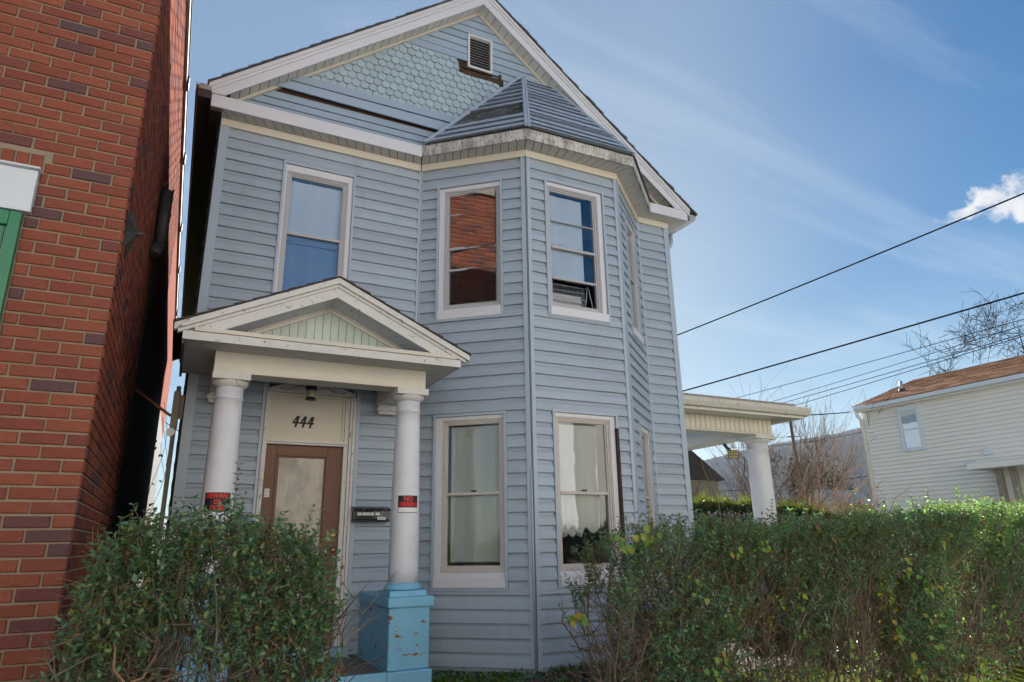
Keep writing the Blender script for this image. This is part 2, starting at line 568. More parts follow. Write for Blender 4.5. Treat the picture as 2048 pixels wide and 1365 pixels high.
K['blue_clean'] = M('blue_clean', (0.22, 0.50, 0.68), 0.55, 0.3, mott=(5, 0.14), spots=(20, 0.62, (0.42, 0.40, 0.34), 0.05), bump=(24, 0.3))
K['step_top'] = M('step_top', (0.17, 0.15, 0.13), 0.7, 0.2, mott=(4, 0.2), spots=(5, 0.55, (0.19, 0.29, 0.35), 0.2), bump=(20, 0.3))
K['concrete'] = M('concrete', (0.46, 0.455, 0.445), 0.85, 0.15, mott=(1.5, 0.15), spots=(20, 0.62, (0.18, 0.17, 0.155), 0.2), bump=(60, 0.3))
K['asphalt'] = M('asphalt', (0.17, 0.168, 0.165), 0.9, 0.2, mott=(1.0, 0.2), spots=(150, 0.62, (0.24, 0.24, 0.235), 0.1), bump=(180, 0.4))
BR = [(0.0, (0.25, 0.075, 0.046)), (0.22, (0.285, 0.090, 0.052)), (0.45, (0.22, 0.064, 0.044)), (0.66, (0.265, 0.082, 0.050)), (0.82, (0.185, 0.060, 0.050)), (0.91, (0.135, 0.064, 0.060)), (1.0, (0.115, 0.068, 0.072))]
K['brick'] = M('brick', None, 0.85, 0.15, ramp=BR, island=False, mott=(14, 0.32), spots=(3.2, 0.54, (0.13, 0.055, 0.05), 0.5), spots2=(46, 0.64, (0.36, 0.22, 0.16), 0.10), bump=(60, 0.8))
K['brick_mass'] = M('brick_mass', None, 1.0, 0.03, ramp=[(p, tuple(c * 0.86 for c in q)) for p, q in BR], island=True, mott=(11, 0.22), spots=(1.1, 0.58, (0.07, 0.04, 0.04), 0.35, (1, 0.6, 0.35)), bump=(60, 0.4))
K['mortar'] = M('mortar', (0.30, 0.23, 0.165), 0.9, 0.1, mott=(8, 0.2), bump=(80, 0.5))
K['near_black'] = M('near_black', (0.038, 0.035, 0.036), 0.8, 0.25, mott=(6, 0.4), spots=(30, 0.6, (0.09, 0.075, 0.07), 0.2, (1, 0.3, 1)), bump=(40, 0.6), stretch=(1, 0.6, 3))
K['iron'] = M('iron', (0.055, 0.052, 0.048), 0.6, 0.4, mott=(9, 0.25), spots=(18, 0.62, (0.11, 0.07, 0.05), 0.2), bump=(40, 0.2), metal=0.3)
K['sign_white'] = M('sign_white', (0.62, 0.66, 0.69), 0.4, 0.4, mott=(3, 0.06), spots=(14, 0.74, (0.34, 0.33, 0.31), 0.1))
K['green_metal'] = M('green_metal', (0.025, 0.19, 0.085), 0.35, 0.5, mott=(3, 0.12))
K['black_gloss'] = M('black_gloss', (0.012, 0.013, 0.015), 0.25, 0.5, mott=(6, 0.3), spots=(13, 0.58, (0.17, 0.13, 0.09), 0.05))
K['black'] = M('black', (0.012, 0.012, 0.013), 0.5, 0.4)
K['red_print'] = M('red_print', (0.72, 0.035, 0.03), 0.5, 0.3)
K['red_dark'] = M('red_dark', (0.20, 0.012, 0.012), 0.5, 0.3)
K['white_print'] = M('white_print', (0.74, 0.73, 0.70), 0.5, 0.3)
K['numeral'] = M('numeral', (0.028, 0.024, 0.022), 0.5, 0.35, mott=(20, 0.2))
K['brass'] = M('brass', (0.42, 0.27, 0.11), 0.35, 0.5, metal=0.8, mott=(9, 0.2))
K['roof_brown'] = M('roof_brown', (0.060, 0.050, 0.046), 0.85, 0.2, var=0.2, mott=(8, 0.2), bump=(120, 0.5))
K['roof_grey'] = M('roof_grey', (0.085, 0.088, 0.092), 0.85, 0.2, var=0.25, mott=(8, 0.2), bump=(120, 0.5))
K['slate_bits'] = M('slate_bits', (0.10, 0.105, 0.10), 0.8, 0.2, var=0.3, mott=(18, 0.35), spots=(26, 0.58, (0.05, 0.05, 0.05), 0.1), spots2=(20, 0.66, (0.22, 0.25, 0.24), 0.06), bump=(60, 0.6))
K['roof_tan'] = M('roof_tan', (0.36, 0.18, 0.095), 0.95, 0.2, var=0.14, mott=(6, 0.2), bump=(120, 0.5), island=True)
K['clapboard'] = M('clapboard', (0.78, 0.745, 0.69), 0.5, 0.3, mott=(0.8, 0.08), spots=(4, 0.68, (0.45, 0.42, 0.38), 0.3))
K['rot'] = M('rot', (0.055, 0.034, 0.024), 0.8, 0.2, var=0.3, mott=(14, 0.4), spots=(24, 0.62, (0.28, 0.15, 0.06), 0.1, (0.5, 1, 2)), bump=(50, 0.6))
K['pole_wood'] = M('pole_wood', (0.15, 0.095, 0.06), 0.85, 0.15, mott=(5, 0.25), stretch=(6, 6, 0.5), bump=(30, 0.4))
K['wire'] = M('wire', (0.012, 0.012, 0.014), 0.95, 0.0)
K['galv'] = M('galv', (0.42, 0.43, 0.44), 0.45, 0.5, metal=0.5, mott=(4, 0.15))
K['weathered'] = M('weathered', (0.30, 0.265, 0.225), 0.75, 0.2, mott=(9, 0.2), spots=(20, 0.55, (0.17, 0.08, 0.04), 0.15, (1, 1, 0.3)))
K['bark'] = M('bark', (0.17, 0.13, 0.10), 0.9, 0.1, island=True, var=0.25, mott=(20, 0.2))
K['twig'] = M('twig', (0.23, 0.165, 0.115), 0.85, 0.15, island=True, var=0.35)
K['bare'] = M('bare', (0.16, 0.115, 0.088), 0.9, 0.1, island=True, var=0.3)
K['bare_dark'] = M('bare_dark', (0.055, 0.038, 0.032), 0.95, 0.0, island=True, var=0.3)
K['bare_tan'] = M('bare_tan', (0.30, 0.19, 0.105), 0.9, 0.1, island=True, var=0.3)
LEAF = [(0.0, (0.070, 0.160, 0.118)), (0.35, (0.098, 0.210, 0.140)), (0.62, (0.130, 0.250, 0.140)), (0.82, (0.17, 0.285, 0.120)), (0.94, (0.22, 0.30, 0.10)), (1.0, (0.32, 0.27, 0.07))]
K['privet'] = M('privet', None, 0.38, 0.6, ramp=LEAF, island=True, var=0.25, translucent=0.36, tcol=(2.1, 2.2, 0.8), spots=(2.1, 0.50, (0.115, 0.17, 0.060), 0.22), spots2=(3.4, 0.60, (0.17, 0.15, 0.075), 0.12))
K['privet_brown'] = M('privet_brown', None, 0.7, 0.2, ramp=[(0.0, (0.14, 0.075, 0.035)), (0.6, (0.20, 0.115, 0.05)), (1.0, (0.11, 0.09, 0.03))], island=True, translucent=0.2)
K['vine'] = M('vine', None, 0.5, 0.3, ramp=[(0.0, (0.12, 0.23, 0.045)), (0.5, (0.17, 0.27, 0.05)), (0.8, (0.28, 0.27, 0.045)), (1.0, (0.32, 0.21, 0.035))], island=False, var=0.1, translucent=0.35, mott=(40, 0.25))
K['dead_leaf'] = M('dead_leaf', None, 0.8, 0.1, ramp=[(0.0, (0.36, 0.20, 0.10)), (1.0, (0.22, 0.12, 0.06))], var=0.15, translucent=0.2, tcol=(1, 0.9, 0.7))
K['yew'] = M('yew', None, 0.5, 0.3, ramp=[(0.0, (0.014, 0.035, 0.018)), (0.7, (0.026, 0.055, 0.022)), (1.0, (0.04, 0.075, 0.024))], island=True, translucent=0.12)
K['yew_sunlit_tip'] = M('yew_sunlit_tip', None, 0.5, 0.3, ramp=[(0.0, (0.13, 0.15, 0.03)), (0.6, (0.09, 0.13, 0.03)), (1.0, (0.21, 0.17, 0.04))], island=True, translucent=0.3)
K['tall_weed'] = M('tall_weed', None, 1.0, 0.0, ramp=[(0.0, (0.16, 0.22, 0.02)), (0.6, (0.24, 0.27, 0.02)), (1.0, (0.33, 0.29, 0.04))], island=True, translucent=0.5, tcol=(1.6, 1.5, 0.5))
K['grass'] = M('grass', None, 1.0, 0.0, ramp=[(0.0, (0.06, 0.13, 0.015)), (0.5, (0.10, 0.18, 0.018)), (1.0, (0.17, 0.19, 0.02))], island=True, translucent=0.3)
K['lawn_base'] = M('lawn_base', (0.085, 0.105, 0.02), 1.0, 0.0, mott=(2, 0.3), spots=(3, 0.6, (0.10, 0.07, 0.04), 0.2), bump=(30, 0.6))
K['earth'] = M('earth', (0.075, 0.055, 0.04), 0.95, 0.1, mott=(3, 0.3), spots=(9, 0.6, (0.06, 0.075, 0.025), 0.15), bump=(25, 0.8))
K['stone'] = M('stone', (0.085, 0.058, 0.052), 0.85, 0.2, var=0.25, mott=(9, 0.3), bump=(30, 0.5))
K['hill'] = M('hill', (0.062, 0.050, 0.044), 1.0, 0.0, mott=(0.03, 0.25), spots=(0.012, 0.6, (0.032, 0.036, 0.03), 0.2))
K['pine'] = M('pine', (0.028, 0.045, 0.028), 0.8, 0.2, island=True, var=0.3)
K['tan_wall'] = M('tan_wall', (0.70, 0.66, 0.58), 0.8, 0.2, mott=(0.8, 0.08), bump=(20, 0.2))
K['brick_far'] = M('brick_far', (0.30, 0.11, 0.075), 0.85, 0.2, mott=(3, 0.2))
K['warm_pale'] = M('warm_pale', (0.62, 0.56, 0.50), 0.8, 0.1, mott=(0.8, 0.1))
K['pale_wall'] = M('pale_wall', (0.76, 0.76, 0.75), 0.7, 0.2, mott=(0.8, 0.08))


def patterned_glass():
    """door glass: tan panel with reflections painted in as grey patches and a faint ruled pattern"""
    m = bpy.data.materials.new('door_panel')
    m.use_nodes = True
    g = NT(m.node_tree)
    g.n.clear()
    tcx = g.add('ShaderNodeTexCoord').outputs['Object']
    n = g.noise(g.add('ShaderNodeMapping', i={'Vector': tcx, 'Scale': (1.6, 1.6, 0.8)}).outputs[0], 5.5, 7, 0.7)
    n2 = g.noise(g.add('ShaderNodeMapping', i={'Vector': tcx, 'Scale': (30, 30, 1.2)}).outputs[0], 2.0, 4, 0.6)
    n3 = g.noise(tcx, 45.0, 4, 0.6)
    col = g.mix(g.math('MULTIPLY', g.ramp(n, [(0.44, 0.0), (0.66, 1.0)]), 0.75), (0.46, 0.40, 0.31, 1), (0.20, 0.20, 0.195, 1))  # grey patches paint the street's reflection into the panel
    col = g.mix(g.math('MULTIPLY', g.ramp(n2, [(0.40, 0.0), (0.65, 1.0)]), 0.5), col, (0.34, 0.30, 0.23, 1))
    col = g.mix(g.math('MULTIPLY', g.ramp(n3, [(0.45, 0.0), (0.65, 1.0)]), 0.25), col, (0.22, 0.20, 0.17, 1))
    b = g.add('ShaderNodeBsdfPrincipled', i={'Base Color': col, 'Roughness': 0.7, 'Coat Weight': 0.4, 'Coat Roughness': 0.06})
    g.add('ShaderNodeOutputMaterial', i={'Surface': b.outputs[0]})
    return m


K['door_glass'] = patterned_glass()


def brick_wall_mat():
    m = bpy.data.materials.new('brick_beyond')
    m.use_nodes = True
    g = NT(m.node_tree)
    g.n.clear()
    tcx = g.add('ShaderNodeTexCoord').outputs['Object']
    sp = g.add('ShaderNodeSeparateXYZ', i={0: tcx})
    uv = g.add('ShaderNodeCombineXYZ', i={0: sp.outputs[1], 1: sp.outputs[2], 2: 0.0}).outputs[0]
    bt = g.add('ShaderNodeTexBrick', i={'Vector': uv, 'Color1': (0.27, 0.075, 0.045, 1), 'Color2': (0.20, 0.058, 0.045, 1), 'Mortar': (0.16, 0.12, 0.09, 1), 'Scale': 1.0, 'Mortar Size': 0.006, 'Brick Width': 0.26, 'Row Height': 0.0885})
    b = g.add('ShaderNodeBsdfPrincipled', i={'Base Color': bt.outputs[0], 'Roughness': 1.0, 'Specular IOR Level': 0.02})
    bp = g.add('ShaderNodeBump', i={'Height': bt.outputs['Fac'], 'Strength': -0.6, 'Distance': 0.01})
    g.put(b, 'Normal', bp.outputs[0])
    g.add('ShaderNodeOutputMaterial', i={'Surface': b.outputs[0]})
    return m


K['brick_beyond'] = brick_wall_mat()

# ------------------------------------------------------------------ the sided house
FY = 7.6                                   # front wall
FA = Wall(0, FY, 1, 0, 0, -1)
BL = Wall(2.474, FY, 1.085, -0.91, -0.643, -0.766)
BF = Wall(3.559, 6.69, 1, 0, 0, -1)
BRT = Wall(4.94, 6.69, 1.025, 0.91, 0.664, -0.748)
LBL, LBF, LBR = 1.416, 1.381, 1.371
ZB, ZT, EX = -1.25, 4.735, 0.1425
XC, ZC, SL = 3.285, 7.615, 0.80           # gable: centre, underside of the rake board at the peak, slope


def rake(x):
    return ZC - SL * abs(x - XC)


house = thing('siding_house', 'blue grey two storey house with bay windows and a columned entrance porch, number 444', 'house', (3.28, 7.6, -1.28))

# --- shell with openings
CUT = {
    'fa': [(0.735, 1.61, 2.58, 4.46), (0.78, 1.765, -1.25, 1.745)],
    'bl': [(0.245, 1.118, 2.60, 4.47), (0.25, 1.135, -0.495, 1.45)],
    'bf': [(0.252, 1.16, 2.62, 4.49), (0.264, 1.17, -0.48, 1.475)],
    'br': [(0.40, 1.06, 2.63, 4.47), (0.42, 1.10, -0.48, 1.47)],
}


def core(mb, w, s0, s1, z0, z1, cuts, o0=-0.13, o1=-0.004):
    zs = sorted({z0, z1} | {c for q in cuts for c in q[2:] if z0 < c < z1})
    for a, b in zip(zs, zs[1:]):
        x = s0
        for q in sorted(q for q in cuts if q[2] < b - 1e-6 and q[3] > a + 1e-6):
            if q[0] > x:
                mb.wbox(w, x, q[0], a, b, o0, o1)
            x = max(x, q[1])
        if x < s1:
            mb.wbox(w, x, s1, a, b, o0, o1)


inset = lambda c, d: [(q[0] + d, q[1] - d, q[2] + d, q[3] - d) for q in c]
m = MB()
core(m, FA, 0.004, 2.474, -1.3, 4.9, inset(CUT['fa'], 0.03))
core(m, BL, 0.0, LBL, -1.3, 4.9, inset(CUT['bl'], 0.03))
core(m, BF, 0.0, LBF, -1.3, 4.9, inset(CUT['bf'], 0.03))
core(m, BRT, 0.0, LBR, -1.3, 4.9, inset(CUT['br'], 0.03))
core(m, FA, 5.965, 6.556, -1.3, 4.9, [])
# floors, ceilings and the other sides
m.box(0.12, 6.44, 7.74, 19.9, 1.75, 1.85)
m.poly([(2.474, 7.6, 1.8), (3.559, 6.69, 1.8), (4.94, 6.69, 1.8), (5.965, 7.6, 1.8)])
m.poly([(2.474, 7.75, 4.86), (3.559, 6.72, 4.86), (4.94, 6.72, 4.86), (5.965, 7.75, 4.86)])
m.box(0.12, 6.44, 7.74, 19.9, 4.88, 4.9)
m.box(0.12, 6.44, 7.74, 19.9, -1.3, -1.2)
m.box(6.436, 6.556, 7.74, 20.0, -1.3, 4.9)
m.box(0.12, 6.43, 19.88, 20.0, -1.3, 4.9)
m.box(0.13, 6.43, 10.5, 10.6, -1.2, 4.87)      # a partition behind the front rooms
m.build('wall', K['siding'], house)
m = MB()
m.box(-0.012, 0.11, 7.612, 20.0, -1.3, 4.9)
m.build('side_wall', K['near_black'], house)
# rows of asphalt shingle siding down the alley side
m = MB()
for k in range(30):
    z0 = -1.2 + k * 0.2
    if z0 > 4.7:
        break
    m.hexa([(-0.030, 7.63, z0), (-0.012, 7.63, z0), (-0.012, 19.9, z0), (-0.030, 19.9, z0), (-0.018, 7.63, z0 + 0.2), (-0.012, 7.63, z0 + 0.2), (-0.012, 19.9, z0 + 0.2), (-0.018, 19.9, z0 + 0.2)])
m.build('side_shingles', K['near_black'], house)['kind'] = 'stuff'

# --- siding boards, one object each
PROF = [(0.0, 0.030), (0.03, 0.033), (0.58, 0.025), (0.80, 0.0065), (1.0, 0.003)]


def out_at(f):
    for (a, oa), (b, ob) in zip(PROF, PROF[1:]):
        if f <= b:
            return oa + (ob - oa) * (f - a) / (b - a)
    return PROF[-1][1]


def board_piece(mb, w, sa, sb, z0, e, za, zb, doff=0.0, sag=0.0):
    fs = [za] + [z0 + f * e for f, _ in PROF if za + 1e-4 < z0 + f * e < zb - 1e-4] + [zb]
    prof = [Vector((0, 0, za))] + [w.n * (out_at((z - z0) / e) + doff) + Vector((0, 0, z)) for z in fs] + [Vector((0, 0, zb))]
    mb.prism(prof, w.P(sa, 0, 0), w.P(sb, sag, 0))


def siding(w, s0, s1, z0, z1, e, cuts, mat, join=None, seed=1):
    rr = random.Random(seed)
    z = z0
    while z < z1 - 0.01:
        zt = min(z + e, z1)
        zb_ = z
        pieces = [[]]
        x = s0
        for q in sorted(q for q in cuts if q[2] < zt - 0.004 and q[3] > zb_ + 0.004):
            if q[0] - x > 0.02:
                pieces[-1].append((x, q[0], zb_, zt))
            part = False
            if q[2] > zb_ + 0.004:
                pieces[-1].append((q[0], q[1], zb_, q[2]))
                part = True
            if q[3] < zt - 0.004:
                pieces[-1].append((q[0], q[1], q[3], zt))
                part = True
            if not part:
                pieces.append([])
            x = q[1]
        if s1 - x > 0.02:
            pieces[-1].append((x, s1, zb_, zt))
        for ps in pieces:
            if ps:
                mb = join or MB()
                d = rr.uniform(-0.0015, 0.002)
                sg = rr.uniform(-0.003, 0.003)
                if join is None and len(ps) == 1 and ps[0][1] - ps[0][0] > 1.2 and rr.random() < 0.3:      # a butt joint
                    a, b, za, zb = ps[0]
                    xm = a + (b - a) * rr.uniform(0.25, 0.75)
                    board_piece(mb, w, a, xm + 0.02, z, e, za, zb, d + 0.003, sg)
                    mb.build('siding_board', mat, house)
                    mb = MB()
                    ps = [(xm, b, za, zb)]
                for (a, b, za, zb) in ps:
                    board_piece(mb, w, a, b, z, e, za, zb, d, sg if (za == zb_ and zb == zt) else 0.0)
                if join is None:
                    mb.build('siding_board', mat, house)
        z += e


siding(FA, 0.098, 2.435, -1.09, ZT, EX, CUT['fa'], K['siding'], seed=2)
siding(BL, 0.035, LBL - 0.055, ZB, ZT, EX, CUT['bl'], K['siding'], seed=3)
siding(BF, 0.05, LBF - 0.05, ZB, ZT, EX, CUT['bf'], K['siding'], seed=4)
siding(FA, 5.998, 6.472, ZB, ZT, EX, [], K['siding'], seed=6)
jn = MB()
siding(BRT, 0.05, LBR - 0.04, ZB, ZT, EX, CUT['br'], K['siding'], join=jn, seed=5)
jn.build('bay_siding', K['siding'], house)['kind'] = 'stuff'

# corner posts and channels


def posts(lst):
    for (w, a, b, z0, z1, o) in lst:
        q = MB()
        q.wbox(w, a, b, z0, z1, -0.003, o + 0.011)
        q.build('corner_post', K['siding_trim'], house, bevel=0.003)


posts([(FA, 0.0, 0.097, -1.1, 4.735, 0.027), (FA, 2.436, 2.462, -1.09, 4.735, 0.022), (BL, 0.012, 0.034, ZB, 4.735, 0.022),
       (BL, LBL - 0.054, LBL - 0.002, ZB - 0.02, 4.735, 0.03), (BF, 0.0, 0.049, ZB - 0.02, 4.735, 0.028),
       (BF, LBF - 0.049, LBF - 0.001, ZB, 4.735, 0.028), (BRT, 0.002, 0.049, ZB, 4.735, 0.03), (BRT, LBR - 0.039, LBR - 0.01, ZB, 4.735, 0.022),
       (FA, 5.975, 5.997, ZB, 4.735, 0.022), (FA, 6.473, 6.566, ZB, 4.735, 0.028), (FA, 1.768, 1.812, -1.09, 1.74, 0.028), (FA, 0.745, 0.778, -1.09, 1.74, 0.028)])
q = MB()
q.tube([BL.P(LBL, -1.27, 0.043), BL.P(LBL, 0.78, 0.043)], 0.012, 6)
q.build('corner_bead', K['siding_trim'], house)
q = MB()
q.wbox(BL, 0.0, LBL, -1.285, -1.252, 0.0, 0.012)
q.wbox(BF, 0.0, LBF, -1.285, -1.252, 0.0, 0.012)
q.build('starter_strip', K['siding_trim'], house)

# --- windows


def window(w, cut, gl, zm, sill, panes, backing=None, rails=(), sash='sash', dep=0.0, shade_z=None, casing='white', trim=True, toe=0.0):
    s0, s1, z0, z1 = cut
    a = MB()
    t = 0.030
    a.ring(w, (s0 + t, s1 - t, sill[0], z1 - t), (gl[0] - 0.062, gl[1] + 0.062, gl[2] - 0.075, gl[3] + 0.055), -0.075, 0.014 - dep)
    win = a.build('window', K[casing], house, bevel=0.003)
    if trim:
        b = MB()
        b.ring(w, (s0 + 0.002, s1 - 0.002, z0, z1), (s0 + t - 0.001, s1 - t + 0.001, z0 + t, z1 - t + 0.001), -0.004, 0.044)
        b.build('channel', K['siding_trim'], win)
    b = MB()
    b.wbox(w, s0 + t + 0.002, s1 - t - 0.002, sill[0], sill[1], -0.05, 0.056)
    b.build('sill', K[casing], win, bevel=0.004)
    b = MB()
    b.ring(w, (gl[0] - 0.061, gl[1] + 0.061, gl[2] - 0.074, gl[3] + 0.054), (gl[0] - 0.044, gl[1] + 0.044, gl[2] - 0.052, gl[3] + 0.040), -0.062, 0.006 - dep)
    b.ring(w, (gl[0] - 0.043, gl[1] + 0.043, gl[2] - 0.051, gl[3] + 0.039), (gl[0] - 0.018, gl[1] + 0.018, gl[2] - 0.030, gl[3] + 0.018), -0.06, -0.006 - dep)
    b.ring(w, (gl[0] - 0.018, gl[1] + 0.018, gl[2] - 0.030, gl[3] + 0.018), (gl[0], gl[1], gl[2], gl[3]), -0.06, -0.020 - dep)
    b.wbox(w, gl[0], gl[1], zm - 0.016, zm + 0.016, -0.06, -0.010 - dep)
    for rz, rt in rails:
        b.wbox(w, gl[0], gl[1], rz - rt, rz + rt, -0.056, -0.016 - dep)
    b.build('sash_frame', K[sash], win)
    for (pa, pb, gm, oo) in panes:
        p = MB()
        p.wbox(w, gl[0] - 0.004, gl[1] + 0.004, pa, pb, oo - 0.003, oo)
        if toe:                       # panes turned on purpose so they mirror the brick wall
            p.v = [tuple(Vector(v) + w.n * toe * ((Vector(v) - w.o).dot(w.d) - gl[0])) for v in p.v]
        p.build('glass_pane', K[gm], win)
    return win


def drape(w, s0, s1, z0, z1, o, mat, parent, name='curtain', folds=7, amp=0.012, scallop=0.0, tilt=0.0):
    """hanging cloth with vertical folds"""
    b = MB()
    n = folds * 8
    for i in range(n):
        pa = []
        for k in (i, i + 1):
            t = k / n
            s = s0 + (s1 - s0) * t
            off = o + amp * math.sin(t * folds * 2 * math.pi) + amp * 0.5 * math.sin(t * folds * 4.7 + 1)
            zb = z0 - scallop * abs(math.sin(t * math.pi * 3)) + tilt * t
            pa.append((w.P(s, zb, off), w.P(s, z1, off * 0.98)))
        b.poly([pa[0][0], pa[1][0], pa[1][1], pa[0][1]], True)
    return b.build(name, mat, parent)


# upper window over the porch
wn = window(FA, CUT['fa'][0], (0.85, 1.465, 2.78, 4.29), 3.545, (2.61, 2.73), [(3.545, 4.29, 'glass_blue', -0.035), (2.78, 3.545, 'glass_deep', -0.045)])
drape(FA, 0.84, 1.47, 2.70, 4.27, -0.085, K['shade'], wn, 'window_shade', 3, 0.004)
q = MB()
q.wbox(FA, 0.84, 1.47, 3.44, 3.475, -0.072, -0.06)
q.build('shade_hem', K['white'], wn)
# upper bay, face turned to the alley
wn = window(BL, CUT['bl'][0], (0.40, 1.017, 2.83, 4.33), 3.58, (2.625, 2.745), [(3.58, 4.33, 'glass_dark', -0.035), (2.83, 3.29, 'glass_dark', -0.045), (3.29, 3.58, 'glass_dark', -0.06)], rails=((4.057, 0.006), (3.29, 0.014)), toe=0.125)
# upper bay, front
wn = window(BF, CUT['bf'][0], (0.355, 1.003, 2.82, 4.355), 3.572, (2.64, 2.745), [(3.572, 4.355, 'glass_blue', -0.035), (3.153, 3.572, 'glass_blue', -0.05)], rails=((3.941, 0.006), (3.153, 0.014)))
drape(BF, 0.345, 0.87, 3.16, 4.33, -0.085, K['shade'], wn, 'window_shade', 2, 0.004)
# wire guard fan standing in the raised sash
q = MB()
for k in range(26):
    s = 0.37 + k * 0.019
    q.tube([BF.P(s, 2.84, -0.07), BF.P(s + 0.006 * math.sin(k * 1.7), 3.09, -0.075)], 0.0022, 4)
for z in (2.86, 2.93, 3.02, 3.09):
    q.tube([BF.P(0.36, z, -0.07), BF.P(0.86, z, -0.07)], 0.004, 4)
q.tube([BF.P(0.86, 2.83, -0.07), BF.P(0.90, 3.12, -0.08)], 0.006, 5)
q.tube([BF.P(0.97, 2.83, -0.07), BF.P(0.92, 3.12, -0.08)], 0.006, 5)
q.build('wire_guard', K['galv'], wn)
q = MB()
q.wbox(BF, 0.37, 0.84, 2.82, 3.0, -0.26, -0.14)
q.wbox(BF, 0.37, 0.84, 2.90, 2.925, -0.135, -0.12)
q.build('window_fan', K['galv'], wn)
# upper bay, face turned to the side yard
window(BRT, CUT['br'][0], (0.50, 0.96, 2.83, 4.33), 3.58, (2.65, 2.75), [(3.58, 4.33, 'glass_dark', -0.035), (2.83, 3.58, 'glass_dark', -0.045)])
# lower bay, face turned to the alley
wn = window(BL, CUT['bl'][1], (0.415, 1.03, -0.237, 1.325), 0.537, (-0.465, -0.36), [(0.537, 1.325, 'glass_low', -0.035), (-0.237, 0.537, 'glass_low', -0.05)], sash='old_sash')
drape(BL, 0.44, 1.06, -0.20, 1.31, -0.085, K['curtain'], wn, 'curtain', 3, 0.004)
q = MB()
q.wbox(BL, 0.70, 0.76, 0.553, 0.572, -0.03, -0.012)
q.build('sash_lock', K['numeral'], wn)
# lower bay, front
wn = window(BF, CUT['bf'][1], (0.37, 1.01, -0.235, 1.345), 0.534, (-0.455, -0.345), [(0.534, 1.345, 'glass_low', -0.035), (-0.235, 0.534, 'glass_low', -0.05)], sash='old_sash')
drape(BF, 0.36, 0.93, 0.16, 1.33, -0.10, K['curtain'], wn, 'curtain', 3, 0.006, scallop=0.07)
drape(BF, 0.40, 0.72, 0.10, 0.60, -0.115, K['curtain'], wn, 'lace_valance', 5, 0.014, scallop=0.05)
q = MB()
q.wbox(BF, 0.66, 0.72, 0.55, 0.572, -0.03, -0.012)
q.build('sash_lock', K['numeral'], wn)
# a strip of bare wood where the channel came away
q = MB()
q.wbox(BF, 1.135, 1.172, -0.48, 1.30, 0.0, 0.047)
q.build('bare_strip', K['rot'], wn)
# lower bay, face turned to the side yard
wn = window(BRT, CUT['br'][1], (0.53, 1.0, -0.235, 1.33), 0.534, (-0.455, -0.345), [(0.534, 1.33, 'glass_low', -0.035), (-0.235, 0.534, 'glass_low', -0.05)], sash='old_sash')
drape(BRT, 0.52, 1.0, -0.1, 1.32, -0.14, K['curtain'], wn, 'curtain', 3, 0.012)

# --- front door and transom
m = MB()
m.wbox(FA, 0.80, 0.83, -1.0, 1.62, -0.06, 0.030)
m.wbox(FA, 0.783, 0.799, -1.0, 1.62, -0.06, 0.040)
m.wbox(FA, 1.652, 1.70, -1.0, 1.62, -0.06, 0.012)
m.wbox(FA, 1.702, 1.732, -1.0, 1.62, -0.06, 0.034)
m.wbox(FA, 1.734, 1.764, -1.0, 1.62, -0.06, 0.046)
m.wbox(FA, 0.80, 1.74, 1.622, 1.65, -0.06, 0.042)
m.wbox(FA, 0.815, 1.69, 1.075, 1.10, -0.06, 0.040)
m.wbox(FA, 0.825, 1.68, 1.055, 1.073, -0.06, 0.025)
dcase = m.build('door_casing', K['porch_white'], house, bevel=0.003)
m = MB()
m.wbox(FA, 0.832, 1.650, 1.10, 1.62, -0.07, -0.012)
m.ring(FA, (0.832, 1.650, 1.10, 1.62), (0.86, 1.622, 1.128, 1.59), -0.012, 0.002)
trans = m.build('transom_panel', K['transom'], house, bevel=0.002)
# segmental board over the transom with carved scrolls
m = MB()
pts = [(0.80 + 0.95 * k / 16, 1.652 + 0.105 * math.sin(math.pi * k / 16) ** 0.8) for k in range(17)]
for (a, za), (b, zb) in zip(pts, pts[1:]):
    m.hexa([FA.P(a, 1.65, 0.028), FA.P(b, 1.65, 0.028), FA.P(b, 1.65, -0.02), FA.P(a, 1.65, -0.02), FA.P(a, max(za, 1.653), 0.028), FA.P(b, max(zb, 1.653), 0.028), FA.P(b, max(zb, 1.653), -0.02), FA.P(a, max(za, 1.653), -0.02)])
arch = m.build('arched_board', K['porch_white'], house)
for sg in (-1, 1):
    q = MB()
    q.tube([FA.P(1.275 + sg * (0.06 + 0.30 * t), 1.675 + 0.035 * math.sin(t * 6.0) * (1 - 0.4 * t), 0.032) for t in [k / 18 for k in range(19)]], 0.006, 6)
    q.build('scroll', K['weathered'], arch)
# numerals
N4 = [[(0.60, 1.0), (0.90, 1.0), (0.68, 0.36), (0.42, 0.36)], [(0.55, 1.0), (0.72, 0.84), (0.26, 0.47), (0.0, 0.34)], [(0.0, 0.34), (0.84, 0.34), (0.90, 0.49), (0.20, 0.49)], [(0.43, 0.36), (0.67, 0.36), (0.56, 0.04), (0.30, 0.0)]]
for k in range(3):
    q = MB()
    x0, z0 = 1.075 + k * 0.078, 1.246 - 0.0015 * k
    for pl in N4:
        A = [FA.P(x0 + px_ * 0.092, z0 + pz_ * 0.128, -0.004) for px_, pz_ in pl]
        B = [FA.P(x0 + px_ * 0.092, z0 + pz_ * 0.128, -0.013) for px_, pz_ in pl]
        q.poly(A)
        for i in range(4):
            j = (i + 1) % 4
            q.poly([A[i], B[i], B[j], A[j]])
    q.build('numeral', K['numeral'], trans)
